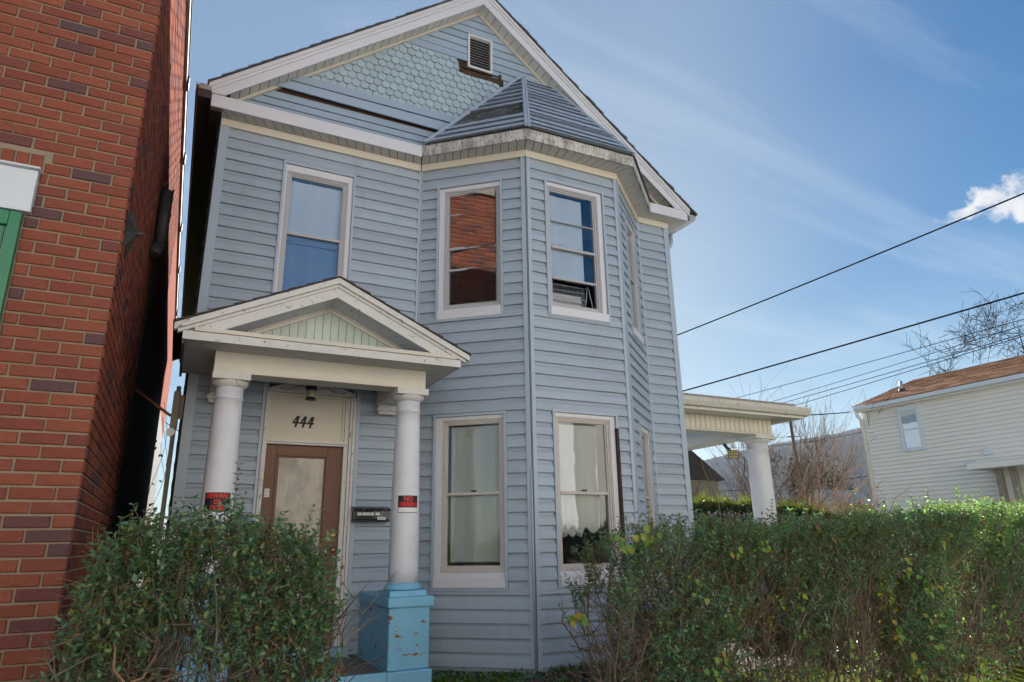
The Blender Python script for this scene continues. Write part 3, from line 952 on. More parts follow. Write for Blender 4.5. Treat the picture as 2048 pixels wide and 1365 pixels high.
# the door leaf
m = MB()
m.wbox(FA, 0.834, 0.952, -1.0, 1.052, -0.085, -0.03)
m.wbox(FA, 1.490, 1.648, -1.0, 1.052, -0.085, -0.03)
m.wbox(FA, 0.953, 1.489, 0.948, 1.052, -0.085, -0.031)
m.wbox(FA, 0.953, 1.489, -1.0, -0.60, -0.085, -0.031)
m.ring(FA, (0.946, 1.496, -0.606, 0.954), (0.966, 1.476, -0.586, 0.934), -0.08, -0.020)
m.ring(FA, (0.966, 1.476, -0.586, 0.934), (0.980, 1.462, -0.572, 0.920), -0.08, -0.034)
door = m.build('front_door', K['wood'], house, bevel=0.003)
m = MB()
m.wbox(FA, 0.97, 1.475, -0.58, 0.93, -0.06, -0.052)
m.build('door_glass', K['door_glass'], door)
m = MB()
m.lathe(FA.P(1.60, 0, 0.0), [(0.0, -0.075), (0.022, -0.07), (0.03, -0.048), (0.022, -0.026), (0.0, -0.02)], 14)
m.tube([FA.P(1.60, -0.047, -0.03), FA.P(1.60, -0.047, 0.0)], 0.013, 8)
m.build('door_knob', K['brass'], door)
m = MB()
m.tube([FA.P(1.60, 0.113, -0.032), FA.P(1.60, 0.113, -0.018)], 0.020, 14)
m.build('lock', K['brass'], door)
for z in (0.93, 0.86):
    m = MB()
    m.tube([FA.P(1.585, z, -0.032), FA.P(1.585, z, -0.022)], 0.010, 10)
    m.build('plugged_hole', K['numeral'], door)
m = MB()
m.box(0.78, 1.78, 7.44, 7.66, -1.09, -1.0)
m.build('door_sill', K['blue_clean'], house, bevel=0.006)


def text_mesh(body, size, sx=1.0, shear=0.0, thick=0.0):
    """outline vertices and faces of flat lettering, lying in its own x/y plane, centred"""
    cu_ = bpy.data.curves.new('lettering', 'FONT')
    cu_.body = body
    cu_.size = size
    cu_.shear = shear
    cu_.offset = thick
    cu_.align_x = 'CENTER'
    cu_.align_y = 'CENTER'
    cu_.resolution_u = 3
    o = bpy.data.objects.new('lettering', cu_)
    C.objects.link(o)
    dg = bpy.context.evaluated_depsgraph_get()
    me = o.evaluated_get(dg).to_mesh()
    vs = [(v.co.x * sx, v.co.y) for v in me.vertices]
    fs = [tuple(p.vertices) for p in me.polygons]
    o.evaluated_get(dg).to_mesh_clear()
    bpy.data.objects.remove(o)
    bpy.data.curves.remove(cu_)
    return vs, fs


def letters(name, body, size, place, mat, parent, sx=1.0, thick=0.0, shear=0.0):
    vs, fs = text_mesh(body, size, sx, shear, thick)
    b = MB()
    b.v = [place(x, y) for x, y in vs]
    b.f = fs
    b.sm = [False] * len(fs)
    b.mi = [0] * len(fs)
    return b.build(name, mat, parent)


# bell notice stuck on the door stile
bell = thing('bell_notice', 'two small white stickers lettered in black on the brown door stile', 'notice', FA.P(0.882, 0.50, -0.029))
for k, (z, tx) in enumerate(((0.563, 'RING'), (0.517, 'BELL'))):
    q = MB()
    q.wbox(FA, 0.856, 0.908, z - 0.02, z + 0.02, -0.0295, -0.0275)
    st = q.build('sticker', K['white_print'], bell)
    letters('lettering', tx, 0.030, lambda x, y, z=z: FA.P(0.882 + x, z + y - 0.001, -0.0268), K['black'], st, 0.75)

# --- eaves: fascia, soffit panels, frieze
F0, F1, F2, F3 = Vector((2.40, 7.36, 0)), Vector((3.445, 6.425, 0)), Vector((5.062, 6.40, 0)), Vector((6.07, 7.345, 0))
FB, FT = 4.83, 4.99


def fascia(a, b, z0, z1, mat, name='fascia', th=0.025, bev=0.003):
    d = (b - a).normalized()
    n = Vector((-d.y, d.x, 0))      # inward
    q = MB()
    q.hexa([(a.x, a.y, z0), (b.x, b.y, z0), (b.x + n.x * th, b.y + n.y * th, z0), (a.x + n.x * th, a.y + n.y * th, z0),
            (a.x, a.y, z1), (b.x, b.y, z1), (b.x + n.x * th, b.y + n.y * th, z1), (a.x + n.x * th, a.y + n.y * th, z1)])
    return q.build(name, mat, house, bevel=bev)


fascia(Vector((-0.128, 7.36, 0)), F0 - Vector((0.001, 0, 0)), FB, FT, K['white'])
fascia(F0, F1, FB, FT, K['dirty'])
fascia(F1, F2, FB, FT, K['dirty'])
fascia(F2, F3, FB, FT, K['dirty'])
fascia(F3 + Vector((0.001, 0, 0)), Vector((6.80, 7.345, 0)), FB, FT, K['white'])


def soffit_strip(wa, wb, fa_, fb_, n, z=4.836, mat='soffit', gap=0.085):
    """n panels between the wall line wa-wb and the fascia line fa-fb"""
    for k in range(n):
        t0, t1 = k / n, (k + 1 - gap) / n
        p = [wa.lerp(wb, t0), wa.lerp(wb, t1), fa_.lerp(fb_, t1), fa_.lerp(fb_, t0)]
        dz_ = rng.uniform(0, 0.002)
        q = MB()
        q.hexa([(v.x, v.y, z + dz_) for v in p] + [(v.x, v.y, z + 0.012) for v in p])
        q.build('soffit_panel', K[mat], house)


V2 = lambda x, y: Vector((x, y, 0))
soffit_strip(V2(0.0, 7.60), V2(2.474, 7.60), V2(-0.115, 7.385), V2(2.405, 7.385), 23)
soffit_strip(V2(2.474, 7.60), V2(3.559, 6.69), V2(2.415, 7.382), V2(3.455, 6.45), 13)
soffit_strip(V2(3.559, 6.69), V2(4.94, 6.69), V2(3.458, 6.45), V2(5.05, 6.427), 13)
soffit_strip(V2(4.94, 6.69), V2(5.965, 7.60), V2(5.052, 6.43), V2(6.055, 7.37), 15)
soffit_strip(V2(5.965, 7.60), V2(6.56, 7.60), V2(6.06, 7.372), V2(6.79, 7.372), 6)
soffit_strip(V2(6.56, 7.60), V2(6.56, 19.9), V2(6.80, 7.372), V2(6.80, 19.9), 60, gap=0.02)
m = MB()                      # black sheet painting the shade above the panels
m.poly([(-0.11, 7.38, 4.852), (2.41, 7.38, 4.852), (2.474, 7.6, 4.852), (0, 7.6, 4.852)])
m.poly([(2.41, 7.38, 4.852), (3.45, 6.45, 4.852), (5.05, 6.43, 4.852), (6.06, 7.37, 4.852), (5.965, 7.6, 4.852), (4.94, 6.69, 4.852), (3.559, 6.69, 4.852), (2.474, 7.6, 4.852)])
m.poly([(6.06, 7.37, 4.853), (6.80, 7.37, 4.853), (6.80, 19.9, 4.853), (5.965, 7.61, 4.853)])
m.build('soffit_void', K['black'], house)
for (w, a, b) in ((FA, 0.0, 2.452), (BL, 0.02, LBL + 0.012), (BF, -0.012, LBF + 0.012), (BRT, -0.01, LBR - 0.02), (FA, 5.985, 6.57)):
    q = MB()
    q.wbox(w, a, b, 4.737, 4.834, -0.002, 0.042)
    q.build('frieze_board', K['cream'], house, bevel=0.003)

# --- main gable
m = MB()
gp = [(0.0, 4.86), (6.57, 4.86), (6.57, rake(6.57) + 0.2), (XC, ZC + 0.2), (0.0, rake(0) + 0.2)]
A = [(x, 7.604, z) for x, z in gp]
B = [(x, 7.75, z) for x, z in gp]
m.poly(A)
m.poly(B[::-1])
m.build('gable_wall', K['rot'], house)  # dark tone painted in so the board gaps read as shade


def rake_bar(xa, xb, za0, zb0, za1, zb1, y0, y1, mat, name):
    q = MB()
    q.hexa([(xa, y0, za0), (xb, y0, zb0), (xb, y1, zb0), (xa, y1, za0), (xa, y0, za1), (xb, y0, zb1), (xb, y1, zb1), (xa, y1, za1)])
    return q.build(name, mat, house, bevel=0.003)


xk = XC - (ZC - FT) / SL
for sg in (-1, 1):
    xe = XC + sg * (XC + 0.17)
    xb = XC + sg * (ZC - FT) / SL
    if sg > 0:
        xe = 6.83
    rake_bar(XC, xb, ZC, FT + 0.002, ZC + 0.145, FT + 0.147, 7.343, 7.366, K['white'], 'rake_board')
    rake_bar(xb, xe, FT + 0.002, FT + 0.002, FT + 0.147, rake(xe) + 0.145, 7.343, 7.366, K['white'], 'rake_board')
    rake_bar(XC, xe, ZC + 0.135, rake(xe) + 0.135, ZC + 0.185, rake(xe) + 0.185, 7.326, 7.342, K['white'], 'rake_moulding')
    rake_bar(XC, xe, ZC + 0.18, rake(xe) + 0.18, ZC + 0.242, rake(xe) + 0.242, 7.31, 7.366, K['white'], 'rake_crown')
    # soffit under the rake and the moulding where it meets the wall
    x_end = XC + sg * (ZC - 5.03) / SL
    n = 31
    for k in range(n):
        a = XC + (x_end - XC) * k / n
        b = XC + (x_end - XC) * (k + 0.92) / n
        q = MB()
        q.hexa([(a, 7.367, rake(a) + 0.022), (b, 7.367, rake(b) + 0.022), (b, 7.603, rake(b) + 0.022), (a, 7.603, rake(a) + 0.022),
                (a, 7.367, rake(a) + 0.034), (b, 7.367, rake(b) + 0.034), (b, 7.603, rake(b) + 0.034), (a, 7.603, rake(a) + 0.034)])
        q.build('soffit_panel', K['rake_soffit'], house)
    rake_bar(XC, x_end, ZC - 0.025, 5.005, ZC + 0.02, 5.05, 7.545, 7.603, K['cream'], 'gable_moulding')
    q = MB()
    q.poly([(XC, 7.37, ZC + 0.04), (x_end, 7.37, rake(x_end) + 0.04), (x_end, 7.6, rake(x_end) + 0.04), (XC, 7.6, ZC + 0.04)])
    q.build('soffit_void', K['black'], house)  # black sheet painted as the shade between the panels

# siding left on the gable


def gx(z, pad=0.02):
    return XC - (ZC - z) / SL + pad


def gable_board(x0, x1, z0, z1, o0, mat='gable_siding', slant=True, th=0.02, drop=0.0):
    q = MB()
    xa, xb = x0
    y = FY - 0.004
    z0 += 0.007
    q.hexa([(xa, y - o0 - th, z0), (x1[0], y - o0 - th, z0 - drop), (x1[0], y - o0 + 0.0, z0 - drop), (xa, y - o0, z0),
            (xb, y - o0 - 0.006, z1), (x1[1], y - o0 - 0.006, z1), (x1[1], y - o0 + 0.0, z1), (xb, y - o0, z1)])
    return q.build('gable_board', K[mat], house)


for z0, z1, o in ((4.98, 5.075, 0), (5.075, 5.185, 0.002), (5.185, 5.29, 0), (5.29, 5.40, 0)):
    gable_board((max(gx(z0), 0.03), gx(z1)), (2.75, 2.75), z0, z1, o)
for z0, z1, o, dr in ((5.435, 5.565, 0.055, 0.03), (5.565, 5.69, 0.052, -0.012)):
    gable_board((gx(z0 - 0.02), gx(z1 - 0.02)), (2.90, 2.90), z0, z1, o, drop=dr)
z = 6.45
k = 0
while z < ZC - 0.03:
    z1 = min(z + 0.128, ZC)
    xl, xl1 = gx(z), gx(z1)
    if z > 6.69:
        if z < 7.17:
            gable_board((xl, xl1), (3.118, 3.118), z, z1, 0.02 if z < 6.72 else 0.008)
        else:
            gable_board((xl, xl1), (XC, XC), z, z1, 0.008)
    xr, xr1 = 2 * XC - xl, 2 * XC - xl1
    xs = 3.512 if z < 7.17 else XC
    if z < 6.56:
        xs = 3.70
    gable_board((xs, xs), (xr, xr1), z, z1, 0.008)
    z += 0.128
    k += 1

# fish scale shingles, one object each
def shingle_mesh(square):
    w_, h_ = 0.108, 0.17
    if square:
        pr = [(-0.5, 0.004), (0.5, 0.0), (0.5, 1.0), (-0.5, 1.0)]
    else:
        pr = [(-0.5, 0.27), (-0.43, 0.13), (-0.24, 0.0), (0.24, 0.0), (0.43, 0.13), (0.5, 0.27), (0.5, 1.0), (-0.5, 1.0)]
    b = MB()
    f = [(x * w_, -0.036 + 0.030 * zz, zz * h_) for x, zz in pr]
    r = [(x * w_, -0.016 + 0.016 * zz, zz * h_) for x, zz in pr]
    b.poly(f)
    for i in range(len(pr)):
        j = (i + 1) % len(pr)
        b.poly([f[i], r[i], r[j], f[j]])
    me = bpy.data.meshes.new('shingle')
    me.from_pydata(b.v, [], b.f)
    me.materials.append(K['fish'])
    return me


SH_R, SH_S = shingle_mesh(False), shingle_mesh(True)
hl = Vector(house.location)
for row in range(11):
    z = 5.56 + row * 0.1065
    if z > 6.72:
        break
    xr_ = 2.52 + (z - 5.1) / 1.65 * 1.55
    x = 0.4 + (0.0565 if row % 2 else 0.0)
    while x < xr_:
        if x > gx(z + 0.03) + 0.02 and not (2.98 < x < 3.70 and z > 6.44) and not (x > 3.6 and z > 6.38):
            o = bpy.data.objects.new('shingle', SH_S if row < 2 else SH_R)
            C.objects.link(o)
            o.parent = house
            o.location = Vector((x + rng.uniform(-0.002, 0.002), FY - 0.004 - rng.uniform(0, 0.004), z + rng.uniform(-0.006, 0.004) - (0.012 if row < 2 and rng.random() < 0.4 else 0))) - hl
            o.rotation_euler = (0, rng.uniform(-0.02, 0.02), 0)
        x += 0.1135

# gable vent with its rotten surround
m = MB()
m.ring(FA, (3.12, 3.512, 6.62, 7.205), (3.150, 3.482, 6.652, 7.175), -0.02, 0.05)
vent = m.build('gable_vent', K['white'], house, bevel=0.003)
for k in range(11):
    q = MB()
    z = 6.665 + k * 0.0465
    q.hexa([FA.P(3.151, z, 0.040), FA.P(3.481, z, 0.040), FA.P(3.481, z + 0.004, 0.040), FA.P(3.151, z + 0.004, 0.040),
            FA.P(3.151, z + 0.030, 0.004), FA.P(3.481, z + 0.030, 0.004), FA.P(3.481, z + 0.034, 0.004), FA.P(3.151, z + 0.034, 0.004)])
    q.build('louvre', K['soffit'], vent)
q = MB()
q.wbox(FA, 3.151, 3.481, 6.653, 7.174, -0.003, 0.0015)
q.build('vent_void', K['black'], vent)  # black sheet painted as the shade behind the louvres
for (a, b, z0, z1, o) in ((3.0, 3.66, 6.480, 6.570, 0.03), (3.03, 3.63, 6.592, 6.618, 0.045), (2.985, 3.035, 6.50, 6.70, 0.036), (3.615, 3.665, 6.46, 6.66, 0.036), (3.05, 3.11, 6.62, 6.69, 0.02), (3.52, 3.60, 6.61, 6.66, 0.02)):
    q = MB()
    q.wbox(FA, a, b, z0, z1, -0.002, o)
    q.build('rotten_board', K['rot'], house, bevel=0.006)

# --- main roof
m = MB()
for sg in (-1, 1):
    xe = -0.19 if sg < 0 else 6.95
    n = 26
    for k in range(n):
        a = xe + (XC - xe) * k / n
        b = xe + (XC - xe) * (k + 1.06) / n
        if k == n - 1:
            b = XC
        za, zb = rake(a) + 0.245, rake(b) + 0.245
        y0 = 7.283 + rng.uniform(-0.012, 0.012)
        th = 0.026 if not (sg > 0 and k in (2, 3, 8, 9)) else 0.05
        m.hexa([(a, y0, za), (b, y0, zb), (b, 20.2, zb), (a, 20.2, za), (a, y0, za + th), (b, y0, zb + 0.01), (b, 20.2, zb + 0.01), (a, 20.2, za + th)])
m.build('roof', K['roof_grey'], house)
m = MB()
m.poly([(-0.17, 20.1, 4.86), (6.83, 20.1, 4.86), (XC, 20.1, ZC + 0.2)])
m.poly([(-0.13, 7.37, rake(-0.13) + 0.24), (XC, 7.37, ZC + 0.24), (XC, 20.1, ZC + 0.24), (-0.13, 20.1, rake(-0.13) + 0.24)])
m.build('rear_gable', K['gable_siding'], house)
m = MB()
m.box(0.02, 0.075, 7.9, 7.955, 5.25, 5.44)
m.build('roof_stub', K['galv'], house)

# gutters
m = MB()
m.hexa([(-0.275, 7.33, 4.90), (-0.135, 7.33, 4.90), (-0.135, 20.1, 4.90), (-0.275, 20.1, 4.90), (-0.29, 7.33, 5.045), (-0.135, 7.33, 5.045), (-0.135, 20.1, 5.045), (-0.29, 20.1, 5.045)])
gut = m.build('gutter', K['dark_brown'], house, bevel=0.006)
m = MB()
m.box(-0.30, -0.2905, 7.325, 20.1, 4.965, 5.062)
m.build('gutter_lip', K['rust'], gut)
m = MB()
m.box(-0.27, -0.14, 7.315, 7.329, 4.99, 5.06)
m.build('gutter_end', K['weathered'], gut)
m = MB()
m.box(-0.132, -0.002, 7.40, 20.0, 4.80, 4.86)
m.box(-0.134, -0.128, 7.36, 20.0, 4.80, 5.02)
m.build('side_soffit', K['dark_brown'], house)
m = MB()
m.hexa([(6.845, 7.33, 4.845), (6.93, 7.33, 4.845), (6.93, 20, 4.845), (6.845, 20, 4.845), (6.835, 7.33, 4.945), (6.975, 7.33, 4.945), (6.975, 20, 4.945), (6.835, 20, 4.945)])
gut = m.build('gutter', K['galv'], house, bevel=0.008)
m = MB()
m.tube([(6.90, 7.9, 4.85), (6.90, 7.9, 4.70), (6.86, 7.9, 4.63), (6.68, 7.9, 4.52), (6.63, 7.9, 4.44), (6.62, 7.9, 4.2), (6.62, 7.9, -1.2)], 0.035, 10)
m.build('downspout', K['siding_trim'], gut)
m = MB()
m.box(6.80, 6.83, 7.38, 20.0, 4.84, 5.0)
m.build('fascia', K['white'], house)

# --- roof of the bay, clad in siding boards
A_, B_ = Vector((4.02, 7.585, 6.735)), Vector((4.45, 7.585, 6.75))
P0, P1, P2, P3 = Vector((2.405, 7.35, FT)), Vector((3.440, 6.415, FT)), Vector((5.068, 6.39, FT)), Vector((6.08, 7.34, FT))


def courses(lb, rb, lt, rt, n, th, mat, name, skip=(), overlap=0.18, jit=0.0):
    nrm = (rb - lb).cross(lt - lb).normalized()
    for k in range(n):
        if k in skip:
            continue
        t0, tb, t1 = (k + 0.03) / n, (k + 0.24) / n, min((k + 1.05) / n, 1.0)
        q = MB()
        p = [lb.lerp(lt, tb), rb.lerp(rt, tb), rb.lerp(rt, t1), lb.lerp(lt, t1)]
        hi = th * (1 + rng.uniform(-jit, jit))
        f = [lb.lerp(lt, t0) + nrm * hi, rb.lerp(rt, t0) + nrm * hi * (1 + rng.uniform(-jit, jit)), p[2] + nrm * th * 0.25, p[3] + nrm * th * 0.25]
        q.hexa([tuple(v - nrm * 0.004) for v in p] + [tuple(v) for v in f])
        q.build(name, mat, house)
    return nrm


m = MB()
for tri in ((P0, P1, A_), (P1, P2, B_, A_), (P2, P3, B_)):
    m.poly([tuple(v - Vector((0, 0, 0.012))) for v in tri])
m.poly([tuple(P0), tuple(P1), tuple(P2), tuple(P3)])
m.build('bay_roof', K['slate_bits'], house)
nl = courses(P0, P1, A_, A_, 12, 0.040, K['roof_siding'], 'roof_board', skip=(3, 4), jit=0.25)
courses(P1, P2, A_, B_, 14, 0.036, K['roof_siding'], 'roof_board', jit=0.35)
courses(P2, P3, B_, B_, 12, 0.022, K['roof_siding'], 'roof_board')
# bare old shingles where two boards are gone
for row in range(3):
    t = (3.0 + row * 0.66) / 12
    l, r_ = P0.lerp(A_, t), P1.lerp(A_, t)
    up = (A_ - (P0 + P1) * 0.5).normalized()
    nn = 11
    for k in range(nn):
        a, b = l.lerp(r_, k / nn), l.lerp(r_, (k + 0.96) / nn)
        if rng.random() < 0.12:
            continue
        h0, hh = rng.uniform(0.004, 0.016), 0.115 + rng.uniform(-0.02, 0.02)
        dn = up * rng.uniform(-0.02, 0.012)
        q = MB()
        q.hexa([tuple(v) for v in (a + dn, b + dn, b + up * hh, a + up * hh)] + [tuple(v + nl * h0) for v in (a + dn, b + dn, b + up * hh, a + up * hh)])
        q.build('old_shingle', K['slate_bits'], house)
# hip and valley strips
for (a, b, w_) in ((P1 + Vector((-0.012, -0.006, 0)), A_, 0.03), (P1 + Vector((0.035, -0.012, 0)), A_ + Vector((0.035, -0.006, 0)), 0.028), (P0 + Vector((0.01, -0.02, 0.01)), A_ + Vector((-0.02, -0.015, 0.0)), 0.03), (P2, B_, 0.03), (A_, B_, 0.02)):
    q = MB()
    q.tube([tuple(a + Vector((0, -0.012, 0.02))), tuple(b + Vector((0, -0.012, 0.02)))], w_ * 0.8, 6, False)
    q.build('hip_strip', K['siding_trim'], house)

# ------------------------------------------------------------------ entrance porch (parts of the house)
PX, PHW = 1.215, 1.375
PZ, PSL = 2.31, 0.465                        # underside of the raking board at the peak, slope


def pr(x):
    return PZ - PSL * abs(x - PX)


def column(cx, cy, z0, z1, rb, rt, base_mat, ab, name='porch_column'):
    m = MB()
    prof = [(rb * 0.98, z0)]
    for k in range(1, 13):
        t = k / 12
        prof.append((rb + (rt - rb) * (t ** 1.5), z0 + (z1 - 0.235 - z0) * t))
    zn = z1 - 0.235
    prof += [(rt + 0.006, zn + 0.002), (rt + 0.009, zn + 0.010), (rt + 0.006, zn + 0.018), (rt, zn + 0.020), (rt, z1 - 0.125)]
    m.lathe((cx, cy, 0), prof, 40)
    col = m.build(name, K['column'], house)
    m = MB()
    m.lathe((cx, cy, 0), [(rt - 0.002, z1 - 0.126), (rt + 0.012, z1 - 0.118), (rt + 0.020, z1 - 0.108), (rt + 0.036, z1 - 0.092), (rt + 0.042, z1 - 0.073), (rt + 0.040, z1 - 0.067)], 40)
    m.box(cx - ab, cx + ab, cy - ab, cy + ab, z1 - 0.066, z1)
    m.build('capital', K['porch_white'], col, bevel=0.003)
    if base_mat:
        m = MB()
        m.lathe((cx, cy, 0), [(rb + 0.02, z0 - 0.055), (rb + 0.035, z0 - 0.045), (rb + 0.038, z0 - 0.03), (rb + 0.025, z0 - 0.014), (rb + 0.012, z0 - 0.010), (rb + 0.014, z0 + 0.004), (rb + 0.004, z0 + 0.010), (rb - 0.004, z0 + 0.012)], 40)
        m.box(cx - rb - 0.035, cx + rb + 0.035, cy - rb - 0.035, cy + rb + 0.035, z0 - 0.105, z0 - 0.0555)
        m.build('column_base', K[base_mat], col, bevel=0.004)
    return col


for cx, px0 in ((2.10, 1.91), (0.36, 0.17)):
    column(cx, 6.675, -0.368, 1.545, 0.146, 0.122, 'blue_clean', 0.165)
    m = MB()
    m.box(px0, px0 + 0.395, 6.46, 7.575, -1.101, -0.568)
    pier = m.build('pier', K['blue_paint'], house, bevel=0.012)
    m = MB()
    m.box(px0 - 0.018, px0 + 0.43, 6.44, 7.578, -0.567, -0.474)
    m.build('pier_cap', K['blue_clean'], pier, bevel=0.012)
    m = MB()
    m.box(px0 - 0.012, px0 + 0.42, 6.43, 7.55, -1.45, -1.102)
    m.build('pier_footing', K['blue_clean'], pier, bevel=0.015)
# floor slab, steps
m = MB()
m.box(0.02, 1.897, 6.45, 7.595, -1.30, -1.10)
m.build('porch_floor', K['step_top'], house, bevel=0.01)
m = MB()
m.box(0.60, 1.895, 6.415, 6.449, -1.30, -1.096)
m.build('floor_nosing', K['blue_clean'], house, bevel=0.01)
m = MB()
m.box(0.60, 1.86, 6.06, 6.41, -1.42, -1.235)
m.build('step', K['step_top'], house, bevel=0.012)
# beams and ceiling
m = MB()
m.bbox(0.20, 2.245, 6.552, 6.80, 1.546, 1.758, 0.004)
m.box(0.19, 2.255, 6.545, 6.56, 1.742, 1.7575)
m.build('porch_beam', K['porch_cream'], house)
for x0 in (0.205, 2.0):
    m = MB()
    m.box(x0, x0 + 0.24, 6.801, 7.57, 1.549, 1.757)
    m.build('porch_beam', K['porch_white'], house)
    m = MB()
    m.box(x0 + 0.01, x0 + 0.23, 7.50, 7.575, 1.44, 1.548)
    m.box(x0 - 0.01, x0 + 0.25, 7.48, 7.576, 1.475, 1.515)
    m.build('wall_bracket', K['porch_white'], house)
m = MB()
m.box(0.40, 2.05, 6.79, 7.575, 1.752, 1.765)
m.build('porch_ceiling', K['siding_trim'], house)
# cornice
m = MB()
m.box(-0.085, 2.505, 6.255, 7.59, 1.742, 1.752)
m.build('porch_soffit', K['porch_white'], house)
m = MB()
m.box(-0.088, 2.508, 6.225, 6.254, 1.735, 1.812)
m.build('cornice_fascia', K['porch_white'], house, bevel=0.003)
m = MB()
m.box(0.0, 2.46, 6.208, 6.252, 1.8135, 1.853)
m.build('cornice_cap', K['porch_cream'], house, bevel=0.004)
m = MB()
m.hexa([(-0.08, 6.256, 1.80), (2.50, 6.256, 1.80), (2.50, 6.56, 1.80), (-0.08, 6.56, 1.80), (-0.08, 6.256, 1.853), (2.50, 6.256, 1.853), (2.50, 6.56, 1.935), (-0.08, 6.56, 1.935)])
m.build('cornice_flashing', K['siding_trim'], house)
for x0, x1 in ((-0.088, -0.065), (2.485, 2.508)):
    m = MB()
    m.box(x0, x1, 6.256, 7.58 if x0 < 0 else 7.4, 1.70 if x0 < 0 else 1.735, 1.84)
    m.build('side_fascia', K['dark_brown'] if x0 < 0 else K['porch_white'], house)
# tympanum of upright boards
m = MB()
m.poly([(0.45, 6.585, 1.92), (1.98, 6.585, 1.92), (PX, 6.585, 2.30)])
m.build('tympanum', K['mint'], house)
x = 0.60
while x < 1.83:
    w_ = 0.079
    a, b = x + 0.0025, x + w_ - 0.0025
    za, zb = pr(a) - 0.012, pr(b) - 0.012
    if max(za, zb) > 1.95:
        q = MB()
        top = [(a, max(za, 1.937)), (b, max(zb, 1.937))]
        if a < PX < b:
            top = [(a, za), (PX, PZ - 0.012), (b, zb)]
        y0 = 6.566 + rng.uniform(-0.002, 0.002)
        f = [(a, y0, 1.936), (b, y0, 1.936)] + [(tx, y0, tz) for tx, tz in top[::-1]]
        k_ = [(p[0], 6.584, p[2]) for p in f]
        q.poly(f)
        for i in range(len(f)):
            j = (i + 1) % len(f)
            q.poly([f[i], k_[i], k_[j], f[j]])
        q.build('tympanum_board', K['mint'], house)
    x += w_
for sg in (-1, 1):
    def bar(xe, za, zb, y0, y1, mat, name, xa=PX):
        q = MB()
        xx = PX + sg * xe
        xs = PX + sg * 0.0
        e0 = -PSL * xe
        q.hexa([(xs, y0, PZ + za), (xx, y0, PZ + za + e0), (xx, y1, PZ + za + e0), (xs, y1, PZ + za), (xs, y0, PZ + zb), (xx, y0, PZ + zb + e0), (xx, y1, PZ + zb + e0), (xs, y1, PZ + zb)])
        return q.build(name, K[mat], house, bevel=0.003)
    bar(0.72, -0.052, -0.012, 6.545, 6.583, 'porch_cream', 'tympanum_moulding')
    bar(0.76, -0.016, 0.0, 6.525, 6.583, 'porch_cream', 'tympanum_moulding')
    bar(1.17, 0.0, 0.105, 6.232, 6.258, 'porch_white', 'raking_board')
    bar(1.345, 0.10, 0.135, 6.215, 6.258, 'porch_white', 'raking_board')
    bar(PHW, 0.132, 0.192, 6.185, 6.258, 'porch_white', 'raking_crown')
    q = MB()
    xx = PX + sg * 1.0
    q.poly([(PX, 6.258, PZ + 0.003), (xx, 6.258, PZ + 0.003 - PSL * 1.0), (xx, 6.585, PZ + 0.003 - PSL * 1.0), (PX, 6.585, PZ + 0.003)])
    q.build('raking_soffit', K['porch_white'], house)
    # thin shingle courses
    for k in range(9):
        e0, e1 = PHW + 0.012 - (PHW + 0.012) * k / 9, max(PHW + 0.012 - (PHW + 0.012) * (k + 1.08) / 9, 0)
        y0 = 6.172 + rng.uniform(-0.006, 0.006)
        q = MB()
        xa, xb = PX + sg * e0, PX + sg * e1
        za, zb = PZ + 0.194 - PSL * e0, PZ + 0.194 - PSL * e1
        q.hexa([(xa, y0, za), (xb, y0, zb), (xb, 7.59, zb), (xa, 7.59, za), (xa, y0, za + 0.024), (xb, y0, zb + 0.010), (xb, 7.59, zb + 0.010), (xa, 7.59, za + 0.024)])
        q.build('shingle_course', K['roof_brown'], house)

# ------------------------------------------------------------------ side porch (parts of the house)
SY = 8.2
column(8.83, 8.42, -0.75, 1.672, 0.190, 0.174, None, 0.225, 'porch_column')
m = MB()
m.box(8.57, 9.09, 8.17, 8.67, -1.4, -0.75)
m.build('pier', K['blue_clean'], house, bevel=0.012)
m = MB()
m.box(6.56, 8.80, 8.1, 12.0, -1.4, -0.85)
m.build('porch_floor', K['concrete'], house)
m = MB()
m.box(6.56, 8.975, 8.22, 8.50, 1.676, 1.925)
m.box(8.62, 8.975, 8.501, 12.1, 1.676, 1.925)
m.build('porch_beam', K['soffit'], house)
n = 23
for k in range(n):
    a = 6.60 + (8.995 - 6.60) * k / n
    b = 6.60 + (8.995 - 6.60) * (k + 1) / n
    q = MB()
    q.bbox(a + 0.003, b - 0.003, SY, 8.219, 1.694, 1.925, 0.008)
    q.build('frieze_panel', K['cream'], house)
q = MB()
q.box(6.60, 9.0, SY - 0.006, 8.219, 1.672, 1.692)
q.build('frieze_rail', K['cream'], house)
for k in range(40):
    a = 8.225 + 3.9 * k / 40
    q = MB()
    q.box(8.976, 8.995, a + 0.003, a + 3.9 / 40 - 0.003, 1.676, 1.925)
    q.build('frieze_panel', K['cream'], house)
m = MB()
for k in range(22):                        # boarded ceiling
    y0 = 8.502 + k * 0.16
    m.box(6.57, 8.62, y0, y0 + 0.152, 1.80, 1.815)
m.build('porch_ceiling', K['siding_trim'], house)['kind'] = 'stuff'
m = MB()
m.box(6.57, 9.40, SY - 0.34, 12.3, 1.928, 1.945)
m.build('porch_soffit', K['rake_soffit'], house)
m = MB()
m.prism([Vector(v) for v in ((0, 0, 0), (0, -0.07, 0.012), (0, -0.11, 0.075), (0, -0.125, 0.13), (0, 0.0, 0.13))], (6.575, SY - 0.34, 1.962), (9.46, SY - 0.34, 1.962))
m.box(6.575, 9.43, SY - 0.345, SY - 0.31, 1.945, 1.966)
m.build('gutter', K['stained'], house)
m = MB()
m.box(6.575, 9.26, SY - 0.28, 12.25, 2.0, 2.165)
m.build('porch_roof', K['galv'], house, bevel=0.012)
m = MB()
m.box(6.575, 9.29, SY - 0.30, SY - 0.282, 2.10, 2.175)
